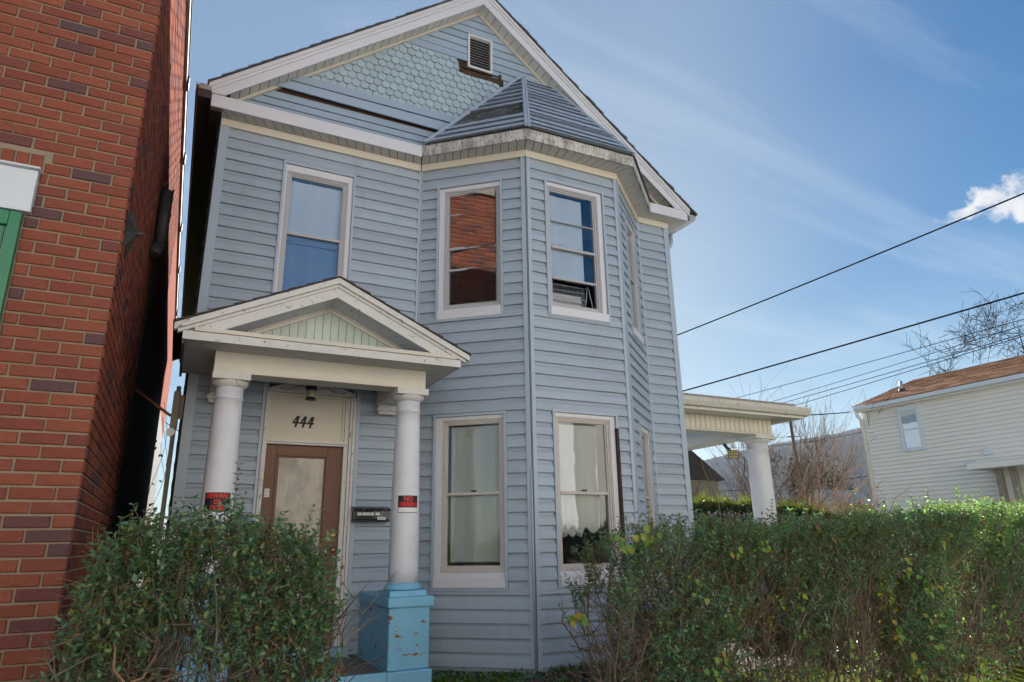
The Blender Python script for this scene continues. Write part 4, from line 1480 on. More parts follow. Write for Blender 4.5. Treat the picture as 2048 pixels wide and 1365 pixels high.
m.build('roof_edge', K['weathered'], house)

# ------------------------------------------------------------------ things fixed to the house
mb_ = thing('mailbox', 'flat black wall mailbox with white letter stickers, right of the front door', 'mailbox', (1.98, 7.55, 0.27))
m = MB()
m.box(1.775, 2.17, 7.455, 7.572, 0.258, 0.372)
m.build('box', K['black_gloss'], mb_, bevel=0.008)
m = MB()
m.hexa([(1.768, 7.44, 0.352), (2.177, 7.44, 0.352), (2.177, 7.574, 0.375), (1.768, 7.574, 0.375), (1.768, 7.436, 0.380), (2.177, 7.436, 0.380), (2.177, 7.574, 0.408), (1.768, 7.574, 0.408)])
m.build('lid', K['black_gloss'], mb_, bevel=0.006)
m = MB()
m.box(1.768, 2.177, 7.449, 7.574, 0.243, 0.257)
m.build('bottom_rail', K['black'], mb_)
for tx, x0, z, sz in (('444', 1.835, 0.322, 0.024), ('COLUMBIA', 1.93, 0.322, 0.024), ('ST.', 2.035, 0.322, 0.024), ('GILMAN', 2.08, 0.275, 0.024)):
    q = MB()
    hw = len(tx) * 0.0078
    q.box(x0 - hw, x0 + hw, 7.4525, 7.4548, z - 0.015, z + 0.015)
    st = q.build('sticker', K['white_print'], mb_)
    letters('lettering', tx, sz, lambda x, y, x0=x0, z=z: (x0 + x, 7.4518, z + y), K['black'], st, 0.72)


def wrap(cx, cy, r, a0):
    """x along the shaft's surface, y up"""
    def f(z0, off):
        def g(x, y):
            t = a0 + x / r
            return (cx + (r + off) * math.sin(t), cy - (r + off) * math.cos(t), z0 + y)
        return g
    return f


def curved_plate(f, x0, x1, y0, y1, th=0.0016, n=12):
    b = MB()
    for k in range(n):
        a, c = x0 + (x1 - x0) * k / n, x0 + (x1 - x0) * (k + 1) / n
        p = [f(a, y0), f(c, y0), f(c, y1), f(a, y1)]
        b.poly(p, True)
    return b


def wrapped_letters(name, body, size, f, mat, parent, sx, thick=0.0, cx=0.0, cy=0.0):
    return letters(name, body, size, lambda x, y: f(cx + x, cy + y), mat, parent, sx, thick)


g = wrap(2.10, 6.675, 0.139, -0.08)
ns = thing('no_trespassing_sign', 'black, red and white NO TRESPASSING sign on the white column beside the mailbox', 'sign', (2.10, 6.53, 0.29))
curved_plate(g(0.378, 0.002), -0.105, 0.105, -0.083, 0.083).build('plate', K['black'], ns)
curved_plate(g(0.378, 0.0032), -0.102, 0.102, -0.028, 0.022).build('red_band', K['red_dark'], ns)
curved_plate(g(0.378, 0.0032), -0.100, 0.100, -0.077, -0.033).build('white_band', K['white_print'], ns)
wrapped_letters('lettering', 'NO', 0.068, g(0.378, 0.0036), K['red_print'], ns, 0.85, 0.0016, 0.0, 0.050)
wrapped_letters('lettering', 'TRESPASSING', 0.050, g(0.378, 0.0040), K['red_print'], ns, 0.57, 0.0009, 0.0, -0.003)
g = wrap(0.36, 6.675, 0.139, -0.06)
bs = thing('beware_of_dog_sign', 'black sign with red BEWARE OF DOG letters on the column behind the bush', 'sign', (0.36, 6.53, 0.29))
curved_plate(g(0.378, 0.002), -0.112, 0.112, -0.083, 0.083).build('plate', K['black'], bs)
for tx, y, sz in (('BEWARE', 0.052, 0.060), ('OF', 0.0, 0.052), ('DOG', -0.052, 0.060)):
    wrapped_letters('lettering', tx, sz, g(0.378, 0.0034), K['red_print'], bs, 0.82, 0.0014, 0.0, y)

# lantern under the porch ceiling
ln = thing('porch_lantern', 'small unlit ceiling lantern hanging over the door numbers', 'lantern', (1.20, 7.25, 1.75))
m = MB()
m.lathe((1.20, 7.25, 0), [(0.03, 1.752), (0.055, 1.745), (0.055, 1.735), (0.02, 1.725), (0.02, 1.66), (0.05, 1.655), (0.062, 1.62), (0.060, 1.597)], 16)
m.build('cap', K['black'], ln)
m = MB()
m.lathe((1.20, 7.25, 0), [(0.044, 1.515), (0.047, 1.53), (0.047, 1.585), (0.044, 1.596)], 16)
m.build('glass_shade', M('lantern_glass', (0.30, 0.27, 0.17), 0.25, 0.5, mott=(20, 0.3)), ln)
m = MB()
m.lathe((1.20, 7.25, 0), [(0.030, 1.488), (0.056, 1.490), (0.056, 1.497), (0.046, 1.500), (0.046, 1.514)], 16)
m.build('bottom_ring', K['black'], ln)

# twin flood lamp under the side porch
fl = thing('flood_lamp', 'square flood lamp hanging under the side porch ceiling, unlit', 'lamp', (9.05, 9.3, 1.67))
m = MB()
m.tube([(8.93, 9.30, 1.672), (8.98, 9.28, 1.60), (9.03, 9.27, 1.575)], 0.028, 8)
m.build('bracket', K['iron'], fl)
fc = Vector((9.06, 9.22, 1.50))
fz = Vector((-0.62, -0.62, -0.48)).normalized()
fx = Vector((0.75, -0.66, 0)).normalized()
fy = fz.cross(fx)


def obox(b, c, x, y, z, hx, hy, z0, z1, s=1.0):
    b.hexa([tuple(c + x * i * hx + y * j * hy + z * z0) for i, j in ((-1, -1), (1, -1), (1, 1), (-1, 1))] + [tuple(c + x * i * hx * s + y * j * hy * s + z * z1) for i, j in ((-1, -1), (1, -1), (1, 1), (-1, 1))])


m = MB()
obox(m, fc, fx, fy, fz, 0.07, 0.06, -0.06, 0.05, 1.4)
m.build('housing', K['iron'], fl)
m = MB()
for i in range(4):
    for j in range(3):
        obox(m, fc + fx * (-0.066 + 0.044 * i) + fy * (-0.052 + 0.052 * j), fx, fy, fz, 0.017, 0.020, 0.051, 0.055)
m.build('led_panel', M('led', (0.36, 0.31, 0.13), 0.3, 0.5), fl)

# rusty conduit head and bracket on the alley corner
cd = thing('conduit_mast', 'weathered conduit with a rusty box and pulley on the alley corner of the house', 'conduit', (-0.08, 7.72, 0.9))
m = MB()
m.tube([(-0.075, 7.70, 1.62), (-0.075, 7.70, -1.2)], 0.022, 8)
m.build('pipe', K['weathered'], cd)
m = MB()
m.box(-0.115, -0.045, 7.64, 7.70, 1.16, 1.56)
m.box(-0.045, 0.01, 7.62, 7.66, 1.27, 1.52)
m.build('box', K['weathered'], cd, bevel=0.008)
m = MB()
m.tube([(-0.12, 7.65, 1.30), (-0.50, 8.0, 1.62)], 0.015, 6)
m.build('brace', K['rust'], cd)
m = MB()
m.tube([(-0.10, 7.63, 1.13), (-0.10, 7.66, 1.13)], 0.042, 14)
m.build('pulley', K['galv'], cd)

# ------------------------------------------------------------------ brick building
BY, BX, BT = 5.32, -0.555, 6.45
bb = thing('brick_building', 'red brick building beside the alley with a white sign board', 'building', (-2.5, 5.32, -1.45))
m = MB()
m.box(-6.5, BX - 0.010, BY + 0.010, 26.0, -1.5, BT)
m.build('mortar', K['mortar'], bb)
BH, BLN, JT = 0.0885, 0.26, 0.0135


def brick_data(w_, h_, name):
    b = MB()
    b.bbox(-w_ / 2, w_ / 2, -0.003, 0.02, 0, h_, 0.006)
    me = bpy.data.meshes.new(name)
    me.from_pydata(b.v, [], b.f)
    me.materials.append(K['brick'])
    return me


D_ST = brick_data(BLN - JT, BH - JT, 'brick')
D_HF = brick_data(BLN / 2 - JT, BH - JT, 'brick')
D_SO = brick_data(BH * 0.98 - JT, 0.13, 'brick')
bl = Vector(bb.location)
OPEN = (-9.0, -1.115, 2.60)       # right edge of the sign and door opening, its top
singles = []
row = 0
z = -1.2
far = MB()
while z < BT - 0.05:
    x = BX
    odd = row % 2
    first = True
    while x > -6.4:
        w_ = BLN / 2 if (first and odd) else BLN
        first = False
        x1 = x - w_
        d = D_HF if w_ < 0.2 else D_ST
        hit = None
        if z + BH * 0.5 < 2.61:
            edge = -1.128 if z > 2.26 else -1.165
            if x1 < edge - 0.02:
                hit = edge
        elif z + BH * 0.5 < 2.745 and x1 < -1.115:
            hit = -1.113
        if hit is not None:
            if x - hit > 0.05:
                singles.append((hit, x, z, 'cut'))
            break
        singles.append((x1, x, z, d))
        x = x1
    z += BH
    row += 1
# visible ones near the alley corner become single bricks, the rest one mass
def vis(x1, z):
    lim = -0.86 - (z + 0.6) * 0.166
    return x1 > lim - 0.30 and z < 4.5 and z > -0.95
cnt = 0
cuts = {}
for (x1, x0, z, d) in singles:
    if vis(x1, z) and cnt < 298:
        if d == 'cut':
            key = round((x0 - x1) / 0.01)
            if key not in cuts:
                cuts[key] = brick_data(key * 0.01 - JT, BH - JT, 'brick')
            d = cuts[key]
        o = bpy.data.objects.new('brick', d)
        C.objects.link(o)
        o.parent = bb
        o.location = Vector(((x0 + x1) / 2, BY - rng.uniform(0, 0.004), z + JT / 2)) - bl
        o.rotation_euler = (rng.uniform(-0.02, 0.02), rng.uniform(-0.010, 0.010), rng.uniform(-0.015, 0.015))
        o.scale = (rng.uniform(0.975, 1.01), 1, rng.uniform(0.95, 1.03))
        cnt += 1
    else:
        far.bbox(x1 + JT / 2, x0 - JT / 2, BY - 0.003, BY + 0.02, z + JT / 2, z + BH - JT / 2)
for k in range(8):               # soldier course over the sign
    o = bpy.data.objects.new('brick', D_SO)
    C.objects.link(o)
    o.parent = bb
    o.location = Vector((-1.16 - k * BH * 0.98, BY - rng.uniform(0, 0.004), 2.612)) - bl
far.build('bricks', K['brick_mass'], bb)['kind'] = 'stuff'
# alley face
sd = MB()
z = -1.2
row = 0
while z < BT - 0.03:
    y = BY + 0.001
    odd = row % 2
    first = True
    while y < 14.0:
        ln_ = BLN / 2 if (first and not odd) else BLN
        first = False
        pj = rng.uniform(-0.001, 0.004)
        x_ = BX + pj
        a, b, z0, z1 = y + JT / 2, y + ln_ - JT / 2, z + JT / 2, z + BH - JT / 2
        f = [(x_, a + 0.005, z0 + 0.005), (x_, b - 0.005, z0 + 0.005), (x_, b - 0.005, z1 - 0.005), (x_, a + 0.005, z1 - 0.005)]
        g_ = [(x_ - 0.008, a, z0), (x_ - 0.008, b, z0), (x_ - 0.008, b, z1), (x_ - 0.008, a, z1)]
        k_ = [(BX - 0.02, p[1], p[2]) for p in g_]
        i = len(sd.v)
        sd.v.extend(f + g_ + k_)
        fs = [(0, 1, 2, 3)]
        for q_ in range(4):
            r_ = (q_ + 1) % 4
            fs += [(q_, 4 + q_, 4 + r_, r_), (4 + q_, 8 + q_, 8 + r_, 4 + r_)]
        for q_ in fs:
            sd.f.append(tuple(i + t for t in q_))
            sd.sm.append(False)
            sd.mi.append(0)
        y += ln_
    z += BH
    row += 1
sd.build('bricks', K['brick_mass'], bb)['kind'] = 'stuff'
m = MB()
m.poly([(BX - 0.004, 14.0, -1.45), (BX - 0.004, 26.0, -1.45), (BX - 0.004, 26.0, BT), (BX - 0.004, 14.0, BT)])
m.build('alley_wall', K['brick_beyond'], bb)
# near black skim over the lower, farther stretch of the alley face
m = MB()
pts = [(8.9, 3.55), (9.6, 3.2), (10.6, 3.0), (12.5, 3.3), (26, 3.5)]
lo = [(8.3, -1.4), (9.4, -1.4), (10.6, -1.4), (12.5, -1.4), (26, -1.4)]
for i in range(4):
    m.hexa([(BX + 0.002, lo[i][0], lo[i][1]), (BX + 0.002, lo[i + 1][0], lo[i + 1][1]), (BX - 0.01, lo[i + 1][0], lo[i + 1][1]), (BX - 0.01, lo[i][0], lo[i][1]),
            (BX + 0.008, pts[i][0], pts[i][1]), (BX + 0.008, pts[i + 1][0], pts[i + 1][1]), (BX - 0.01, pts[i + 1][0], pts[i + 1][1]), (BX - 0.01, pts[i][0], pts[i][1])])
m.build('dark_skim', K['near_black'], bb)
# eaves on the alley side
m = MB()
m.box(BX + 0.001, BX + 0.045, 5.1, 26.2, BT - 0.02, BT + 0.14)
m.build('eave_fascia', K['weathered'], bb)
m = MB()
m.hexa([(BX + 0.06, 5.0, BT + 0.141), (BX + 0.06, 26.2, BT + 0.141), (-6.5, 26.2, BT + 0.6), (-6.5, 5.0, BT + 0.6), (BX + 0.06, 5.0, BT + 0.17), (BX + 0.06, 26.2, BT + 0.17), (-6.5, 26.2, BT + 0.63), (-6.5, 5.0, BT + 0.63)])
m.build('roof', K['roof_grey'], bb)
for y in (9.4, 11.6, 14.5, 17.0, 20.5):
    m = MB()
    m.box(BX + 0.046, BX + 0.075, y, y + 0.16, BT - 0.05, BT + 0.11)
    m.build('gutter_strap', K['iron'], bb)

# star shaped wall plate
st = thing('star_anchor', 'cast iron star wall plate on the alley corner of the brick building', 'wall plate', (BX, 5.52, 2.33))
m = MB()
c = Vector((BX, 5.52, 2.34))
for k in range(10):
    a0, a1 = math.pi / 2 + k * math.pi / 5, math.pi / 2 + (k + 1) * math.pi / 5
    r0, r1 = (0.215, 0.088) if k % 2 == 0 else (0.088, 0.215)
    p0 = c + Vector((0.008, math.cos(a0) * r0, math.sin(a0) * r0))
    p1 = c + Vector((0.008, math.cos(a1) * r1, math.sin(a1) * r1))
    m.poly([p0, p1, c + Vector((0.075, 0, 0))])
    m.poly([p0, p1, p1 - Vector((0.012, 0, 0)), p0 - Vector((0.012, 0, 0))])
m.build('star', K['iron'], st)
m = MB()
m.tube([c + Vector((0.06, 0, 0)), c + Vector((0.12, 0, 0))], 0.014, 8)
m.tube([c + Vector((0.07, 0, 0)), c + Vector((0.085, 0, 0))], 0.026, 6, False)
m.build('nut', K['iron'], st)

# stub of round downspout on the alley face
dp = thing('broken_downspout', 'short rusty round downspout with an elbow on the brick alley wall', 'downspout', (BX + 0.06, 8.3, 3.2))
m = MB()
m.tube([(-0.48, 8.30, 4.12), (-0.48, 8.30, 3.38)], 0.068, 14)
m.build('pipe', K['iron'], dp)
m = MB()
pp, rr_ = [], []
for k in range(13):
    t = k / 12
    pp.append((-0.48 - 0.03 * t, 8.30 - 0.30 * math.sin(t * 1.45), 3.38 - 0.16 * t - 0.06 * (1 - math.cos(t * 1.45))))
    rr_.append(0.072 if k % 2 else 0.063)
m.tube(pp, rr_, 14)
m.build('elbow', K['iron'], dp)
m = MB()
m.tube([(-0.48, 8.30, 3.80), (-0.48, 8.30, 3.83)], 0.075, 14)
m.tube([(-0.553, 8.27, 3.815), (-0.553, 8.05, 3.83)], 0.012, 6)
m.tube([(-0.54, 8.22, 4.12), (-0.50, 8.22, 4.20)], 0.012, 6)
m.tube([(-0.44, 8.36, 4.12), (-0.42, 8.36, 4.19)], 0.012, 6)
m.build('strap', K['iron'], dp)

# white sign board and green door frame under it
sb = thing('sign_board', 'blank white sign board over the green door frame on the brick front', 'sign', (-1.7, BY, 2.25))
m = MB()
m.box(-2.9, -1.128, BY - 0.05, BY + 0.012, 2.275, 2.59)
m.build('panel', K['sign_white'], sb, bevel=0.006)
m = MB()
m.box(-2.9, -1.114, BY - 0.085, BY + 0.012, 2.591, 2.606)
m.box(-2.9, -1.122, BY - 0.06, BY + 0.012, 2.262, 2.274)
m.build('edge_trim', K['white'], sb, bevel=0.003)
m = MB()
m.tube([(-1.405, BY - 0.05, 2.40), (-1.405, BY - 0.09, 2.40)], 0.045, 14)
m.build('lamp_boss', K['sign_white'], sb)
gd = thing('green_doorway', 'green metal door frame with white strips at the edge of the brick front', 'doorway', (-1.8, BY, -1.3))
m = MB()
m.box(-1.24, -1.170, BY - 0.05, BY + 0.012, -1.3, 2.255)
m.box(-2.9, -1.241, BY - 0.05, BY + 0.012, 2.15, 2.255)
m.build('frame', K['green_metal'], gd, bevel=0.006)
for x in (-1.30, -1.385, -1.47, -1.555, -1.64):
    m = MB()
    m.box(x, x + 0.045, BY - 0.02, BY + 0.012, -1.3, 2.149)
    m.build('bar', K['green_metal'], gd, bevel=0.006)
m = MB()
m.box(-2.9, -1.24, BY - 0.002, BY + 0.0125, -1.3, 2.149)
m.build('backing', K['sign_white'], gd)

# ------------------------------------------------------------------ ground and street
ZG = -1.30


def sheet(name, x0, x1, y0, y1, z, mat, drop=None):
    b = MB()
    b.poly([(x0, y0, z), (x1, y0, z), (x1, y1, z), (x0, y1, z)])
    if drop is not None:
        b.poly([(x0, y0, drop), (x1, y0, drop), (x1, y0, z), (x0, y0, z)])
    return tag(b.build(name, mat), kind='structure')


sheet('ground', -3000, 3000, 3.75, 3000, ZG, K['lawn_base'], -1.5)
sheet('earth_strip', -0.55, 6.9, 5.7, 7.7, ZG + 0.006, K['earth'])
m = MB()
m.box(-90, 90, 2.35, 3.75, -1.6, ZG - 0.02)
tag(m.build('pavement', K['concrete']), kind='structure')
m = MB()
m.box(-90, 90, 2.2, 2.35, -1.6, ZG - 0.022)
tag(m.build('kerb', K['concrete'], bevel=0.02), kind='structure')
sheet('road', -300, 300, -5.2, 2.2, -1.45, K['asphalt'])
m = MB()
m.box(-90, 90, -8.0, -5.2, -1.6, -1.32)
tag(m.build('far_pavement', K['concrete']), kind='structure')
sheet('far_ground', -3000, 3000, -3000, -8.0, -1.33, K['lawn_base'])

# houses across the street, seen in glass only, tall and pale for bounced sun
for (nm, lab, x0, x1, zt, mt) in (('row_house', 'tan row house across the street, mirrored in the front door glass', -3.2, 4.6, 8.2, 'tan_wall'),
                                  ('row_house', 'white painted row house across the street, behind the camera', 5.0, 13.5, 8.8, 'pale_wall'),
                                  ('row_house', 'pale grey row house across the street, facing the brick building', -12.5, -3.6, 7.6, 'pale_wall'),
                                  ('row_house', 'pale cream row house across the street, furthest along', 14.5, 25.0, 8.0, 'tan_wall')):
    t = thing(nm, lab, 'house', ((x0 + x1) / 2, -8.5, -1.33))
    m = MB()
    m.box(x0, x1, -16.5, -8.5, -1.4, zt)
    m.build('wall', K[mt], t)
    m = MB()
    m.hexa([(x0 - 0.3, -16.8, zt), (x1 + 0.3, -16.8, zt), (x1 + 0.3, -8.2, zt), (x0 - 0.3, -8.2, zt), (x0 - 0.3, -12.7, zt + 1.8), (x1 + 0.3, -12.7, zt + 1.8), (x1 + 0.3, -12.3, zt + 1.8), (x0 - 0.3, -12.3, zt + 1.8)])
    m.build('roof', K['roof_grey'], t)
    nw = 3
    for k in range(nw):
        xc = x0 + (x1 - x0) * (k + 0.5) / nw
        for zc in (0.3, 3.2, 6.0):
            if zc > zt - 1:
                continue
            if k == 1 and zc < 1:
                m = MB()
                m.box(xc - 0.5, xc + 0.5, -8.49, -8.44, -1.2, 1.0)
                m.build('door', K['wood'], t)
                continue
            wv = Wall(xc + 0.5, -8.5, -1, 0, 0, 1)
            m = MB()
            m.ring(wv, (0.0, 1.0, zc - 0.8, zc + 0.8), (0.09, 0.91, zc - 0.71, zc + 0.71), 0.0, 0.05)
            f = m.build('window', K['white'], t)
            m = MB()
            m.wbox(wv, 0.09, 0.91, zc - 0.71, zc + 0.71, 0.002, 0.012)
            m.build('pane', K['black_gloss'], f)

# ------------------------------------------------------------------ next house on the right
NX = 17.0
NW = Wall(NX, 12.25, 0, -1, -1, 0)
nh = thing('clapboard_house', 'cream clapboard house with a tan shingle roof beyond the long hedge', 'house', (NX + 3, 7.0, ZG))
m = MB()
m.box(NX + 0.02, NX + 6.0, 2.0, 12.23, ZG - 0.1, 3.36)
m.build('wall', K['clapboard'], nh)
m = MB()
z = ZG
while z < 3.28:
    e = 0.104
    m.hexa([NW.P(0.06, z, -0.02), NW.P(10.2, z, -0.02), NW.P(10.2, z, 0.034), NW.P(0.06, z, 0.034), NW.P(0.06, z + e, -0.02), NW.P(10.2, z + e, -0.02), NW.P(10.2, z + e, 0.0), NW.P(0.06, z + e, 0.0)])
    z += e
m.build('clapboards', K['clapboard'], nh)['kind'] = 'stuff'
m = MB()
m.wbox(NW, -0.02, 0.06, ZG, 3.3, -0.02, 0.02)
m.build('corner_post', K['clapboard'], nh)
m = MB()
m.ring(NW, (1.03, 1.62, 2.10, 3.28), (1.12, 1.53, 2.20, 3.14), 0.0, 0.06)
wn = m.build('window', K['sign_white'], nh, bevel=0.005)
m = MB()
m.wbox(NW, 1.12, 1.53, 2.64, 2.68, 0.042, 0.055)
m.build('sash_rail', K['sign_white'], wn)
for a, b in ((2.20, 2.64), (2.68, 3.14)):
    m = MB()
    m.wbox(NW, 1.12, 1.53, a, b, 0.044, 0.047)
    m.build('glass_pane', K['glass_blue'], wn)
m = MB()
m.wbox(NW, 1.12, 1.53, 2.20, 3.14, 0.036, 0.040)
m.build('window_shade', K['shade'], wn)
for (s_, z) in ((3.06, 1.88), (2.62, 1.61)):
    m = MB()
    m.wbox(NW, s_ - 0.10, s_ + 0.10, z - 0.09, z + 0.09, 0.0, 0.07)
    m.build('outlet_box', K['sign_white'], nh, bevel=0.015)
# gutter, fascia, downspout
m = MB()
m.box(NX - 0.30, NX - 0.18, 1.8, 12.30, 3.35, 3.46)
gu = m.build('gutter', K['sign_white'], nh, bevel=0.015)
m = MB()
m.box(NX - 0.179, NX + 0.02, 1.9, 12.28, 3.31, 3.35)
m.build('soffit', K['clapboard'], nh)
m = MB()
m.tube([(NX - 0.24, 12.27, 3.36), (NX - 0.20, 12.27, 3.22), (NX - 0.06, 12.28, 3.12), (NX - 0.05, 12.28, ZG)], 0.045, 8)
m.build('downspout', K['clapboard'], nh)
m = MB()
for k in range(18):
    t0, t1 = k / 18, (k + 1.05) / 18
    xa, xb = NX - 0.30 + 3.1 * t0, NX - 0.30 + 3.1 * min(t1, 1)
    za, zb = 3.47 + 1.09 * t0, 3.47 + 1.09 * min(t1, 1)
    y = 1.7
    while y < 12.33:
        y1 = min(y + rng.uniform(0.28, 0.34), 12.34)
        j = rng.uniform(0, 0.006)
        m.hexa([(xa, y, za), (xb, y, zb), (xb, y1 - 0.008, zb), (xa, y1 - 0.008, za), (xa, y, za + 0.022 + j), (xb, y, zb + 0.004), (xb, y1 - 0.008, zb + 0.004), (xa, y1 - 0.008, za + 0.022 + j)])
        y = y1
m.build('roof_shingles', K['roof_tan'], nh)['kind'] = 'stuff'
m = MB()
m.poly([(NX - 0.2, 12.30, 3.42), (NX + 6.2, 12.30, 3.42), (NX + 2.8, 12.30, 4.54)])
m.poly([(NX + 2.8, 1.7, 4.52), (NX + 6.2, 1.7, 3.4), (NX + 6.2, 12.30, 3.4), (NX + 2.8, 12.30, 4.52)])
m.build('gable', K['clapboard'], nh)
m = MB()
m.tube([(NX + 0.7, 11.45, 3.80), (NX + 0.7, 11.45, 4.12)], 0.045, 10)
m.build('vent_pipe', K['galv'], nh)
m = MB()
m.tube([(NX + 0.7, 11.45, 3.80), (NX + 0.7, 11.45, 3.90)], 0.08, 10)
m.build('vent_collar', K['iron'], nh)
m = MB()
m.hexa([(NX - 0.9, 5.5, 1.42), (NX, 5.5, 1.42), (NX, 9.25, 1.42), (NX - 0.9, 9.25, 1.42), (NX - 0.9, 5.5, 1.55), (NX, 5.5, 1.66), (NX, 9.25, 1.66), (NX - 0.9, 9.25, 1.55)])
hd = m.build('porch_hood', K['clapboard'], nh, bevel=0.01)
for y in (8.75, 8.45):
    m = MB()
    m.box(NX - 0.55, NX - 0.43, y, y + 0.12, ZG, 1.42)
    m.build('hood_post', K['weathered'], hd)

# ------------------------------------------------------------------ distance
m = MB()
els = [(0, 1.2), (20, 2.5), (32, 4.6), (40.6, 5.9), (44.9, 6.6), (47.1, 7.05), (51.4, 7.45), (53.3, 7.75), (60, 7.9), (75, 7.2), (100, 5.0), (130, 2.0)]


def ridge(az):
    for (a, ea), (b, eb) in zip(els, els[1:]):
        if az <= b:
            return ea + (eb - ea) * (az - a) / (b - a)
    return els[-1][1]


azs = [2 + 28 * k / 40 for k in range(40)] + [30 + 40 * k / 330 for k in range(330)] + [70 + 50 * k / 50 for k in range(51)]
rs = [420 + 780 * (k / 70) ** 0.9 for k in range(71)] + [1350, 1500]
hv, hq = [], []
for j, r_ in enumerate(rs):
    for a_ in azs:
        hr = math.tan(R(ridge(a_))) * 1150
        t = min(max((r_ - 420) / 730, 0), 1)
        prof = 0.75 * t * t * (3 - 2 * t) + 0.25 * t
        h = hr * prof
        if r_ > 1210:
            h = hr * (1 - (r_ - 1210) / 500)
        wob = math.sin(a_ * 1.3 + r_ * 0.006) * 0.05 * h * (1 - t)
        bump = (nrg.random() ** 1.5) * 4.5 * min(t * 6, 1) if r_ < 1210 else 0
        hv.append((r_ * math.sin(R(a_)), r_ * math.cos(R(a_)), ZG - 3 + h + wob + bump))
na = len(azs)
for j in range(len(rs) - 1):
    for i in range(na - 1):
        hq.append((j * na + i, j * na + i + 1, (j + 1) * na + i + 1, (j + 1) * na + i))
tag(np_mesh('hill', hv, hq, K['hill']), kind='structure')


def bare_tree(base, height, r0, seed, spread=0.5, levels=5, stems=1, up=0.25, n0=4, minr=0.004):
    rr = random.Random(seed)
    A, B, ra, rb = [], [], [], []

    def grow(p, d, L, r, lev):
        ns = 4
        q = Vector(p)
        dd = Vector(d)
        pts = [q.copy()]
        for k in range(ns):
            dd = (dd + Vector((rr.gauss(0, 0.13), rr.gauss(0, 0.13), rr.gauss(0, 0.08) + up * 0.12))).normalized()
            q2 = q + dd * (L / ns)
            a = max(r * (1 - 0.55 * k / ns), minr)
            b = max(r * (1 - 0.55 * (k + 1) / ns), minr)
            A.append(tuple(q))
            B.append(tuple(q2))
            ra.append(a)
            rb.append(b)
            q = q2
            pts.append(q.copy())
        if lev <= 0:
            return
        nb = n0 if lev > 1 else n0 + 1
        for k in range(nb):
            t = rr.uniform(0.35, 1.0) if k else 1.0
            i = min(int(t * ns), ns)
            ax = dd.orthogonal().normalized()
            ax.rotate(Matrix.Rotation(rr.uniform(0, 2 * math.pi), 3, dd))
            nd = (dd * (1 - spread * rr.uniform(0.5, 1.1)) + ax * spread * rr.uniform(0.6, 1.2) + Vector((0, 0, up * 0.5))).normalized()
            grow(pts[i], nd, L * rr.uniform(0.55, 0.80), r * 0.45 * rr.uniform(0.8, 1.1), lev - 1)

    for s_ in range(stems):
        d0 = Vector((rr.gauss(0, 0.05 if stems == 1 else 0.28), rr.gauss(0, 0.05 if stems == 1 else 0.28), 1)).normalized()
        b0 = Vector(base) + Vector((rr.gauss(0, 0.02 if stems == 1 else 0.5), rr.gauss(0, 0.02 if stems == 1 else 0.5), 0))
        grow(b0, d0, height * 0.36, r0, levels)
    return A, B, ra, rb


def make_tree(name, label, base, height, r0, seed, mat, group=None, leaves=0, **kw):
    A, B, ra, rb = bare_tree(base, height, r0, seed, **kw)
    t = thing(name, label, 'tree' if 'tree' in name else 'shrub', base, group)
    ra, rb = np.array(ra), np.array(rb)
    thick = ra > r0 * 0.3
    A, B = np.array(A), np.array(B)
    if thick.any():
        v, q = seg_arrays(A[thick], B[thick], ra[thick], rb[thick], 6)
        np_mesh('trunk', v, q, mat, t)
    th = ~thick
    if th.any():
        v, q = seg_arrays(A[th], B[th], ra[th], rb[th], 3)
        np_mesh('twigs', v, q, mat, t)
    if leaves:
        idx = nrg.choice(np.where(th)[0], leaves)
        d = nrg.normal(size=(leaves, 3))
        v, q = leaf_arrays(B[idx], d, nrg.normal(size=(leaves, 3)), np.full(leaves, 0.07), np.full(leaves, 0.045))
        np_mesh('leaves', v, q, K['dead_leaf'], t)
    return t


G1 = 'bare trees and brush behind the side porch'
make_tree('bare_tree', 'tall fan of bare branches leaning left, just behind the cream house corner', (17.5, 15.6, ZG), 7.9, 0.045, 3, K['bare'], G1, spread=0.42, levels=3, stems=7, n0=5, minr=0.004)
make_tree('bare_shrub', 'low tan sunlit brush at the foot of the cream house corner', (16.6, 13.2, ZG), 3.6, 0.02, 8, K['bare_tan'], G1, leaves=700, spread=0.5, levels=3, stems=12, n0=4, minr=0.003)
make_tree('bare_shrub', 'tan brush left of the cream house downspout, in front of the pale shed', (16.3, 14.8, ZG), 3.4, 0.02, 12, K['bare_tan'], G1, leaves=500, spread=0.55, levels=3, stems=9, n0=4, minr=0.003)
make_tree('bare_shrub', 'tangle of reddish bare brush under the side porch ceiling, against the house edge', (16.8, 19.0, ZG), 4.9, 0.03, 15, K['bare'], G1, spread=0.5, levels=3, stems=9, n0=4, minr=0.004)
make_tree('bare_shrub', 'bare brush just left of the side porch column', (19.4, 19.4, ZG), 4.2, 0.025, 17, K['bare'], G1, spread=0.5, levels=3, stems=6, n0=4, minr=0.004)
make_tree('bare_tree', 'large bare tree reaching in from the edge above the tan roof', (50.2, 17.4, ZG), 22.0, 0.34, 21, K['bare_dark'], 'bare trees behind the tan roof', leaves=1500, spread=0.75, levels=6, n0=4, up=0.12, minr=0.013)
make_tree('bare_tree', 'smaller bare tree whose twigs just clear the tan roof ridge', (44.5, 23.0, ZG), 14.5, 0.2, 25, K['bare_dark'], 'bare trees behind the tan roof', leaves=700, spread=0.7, levels=6, n0=4, up=0.12, minr=0.012)
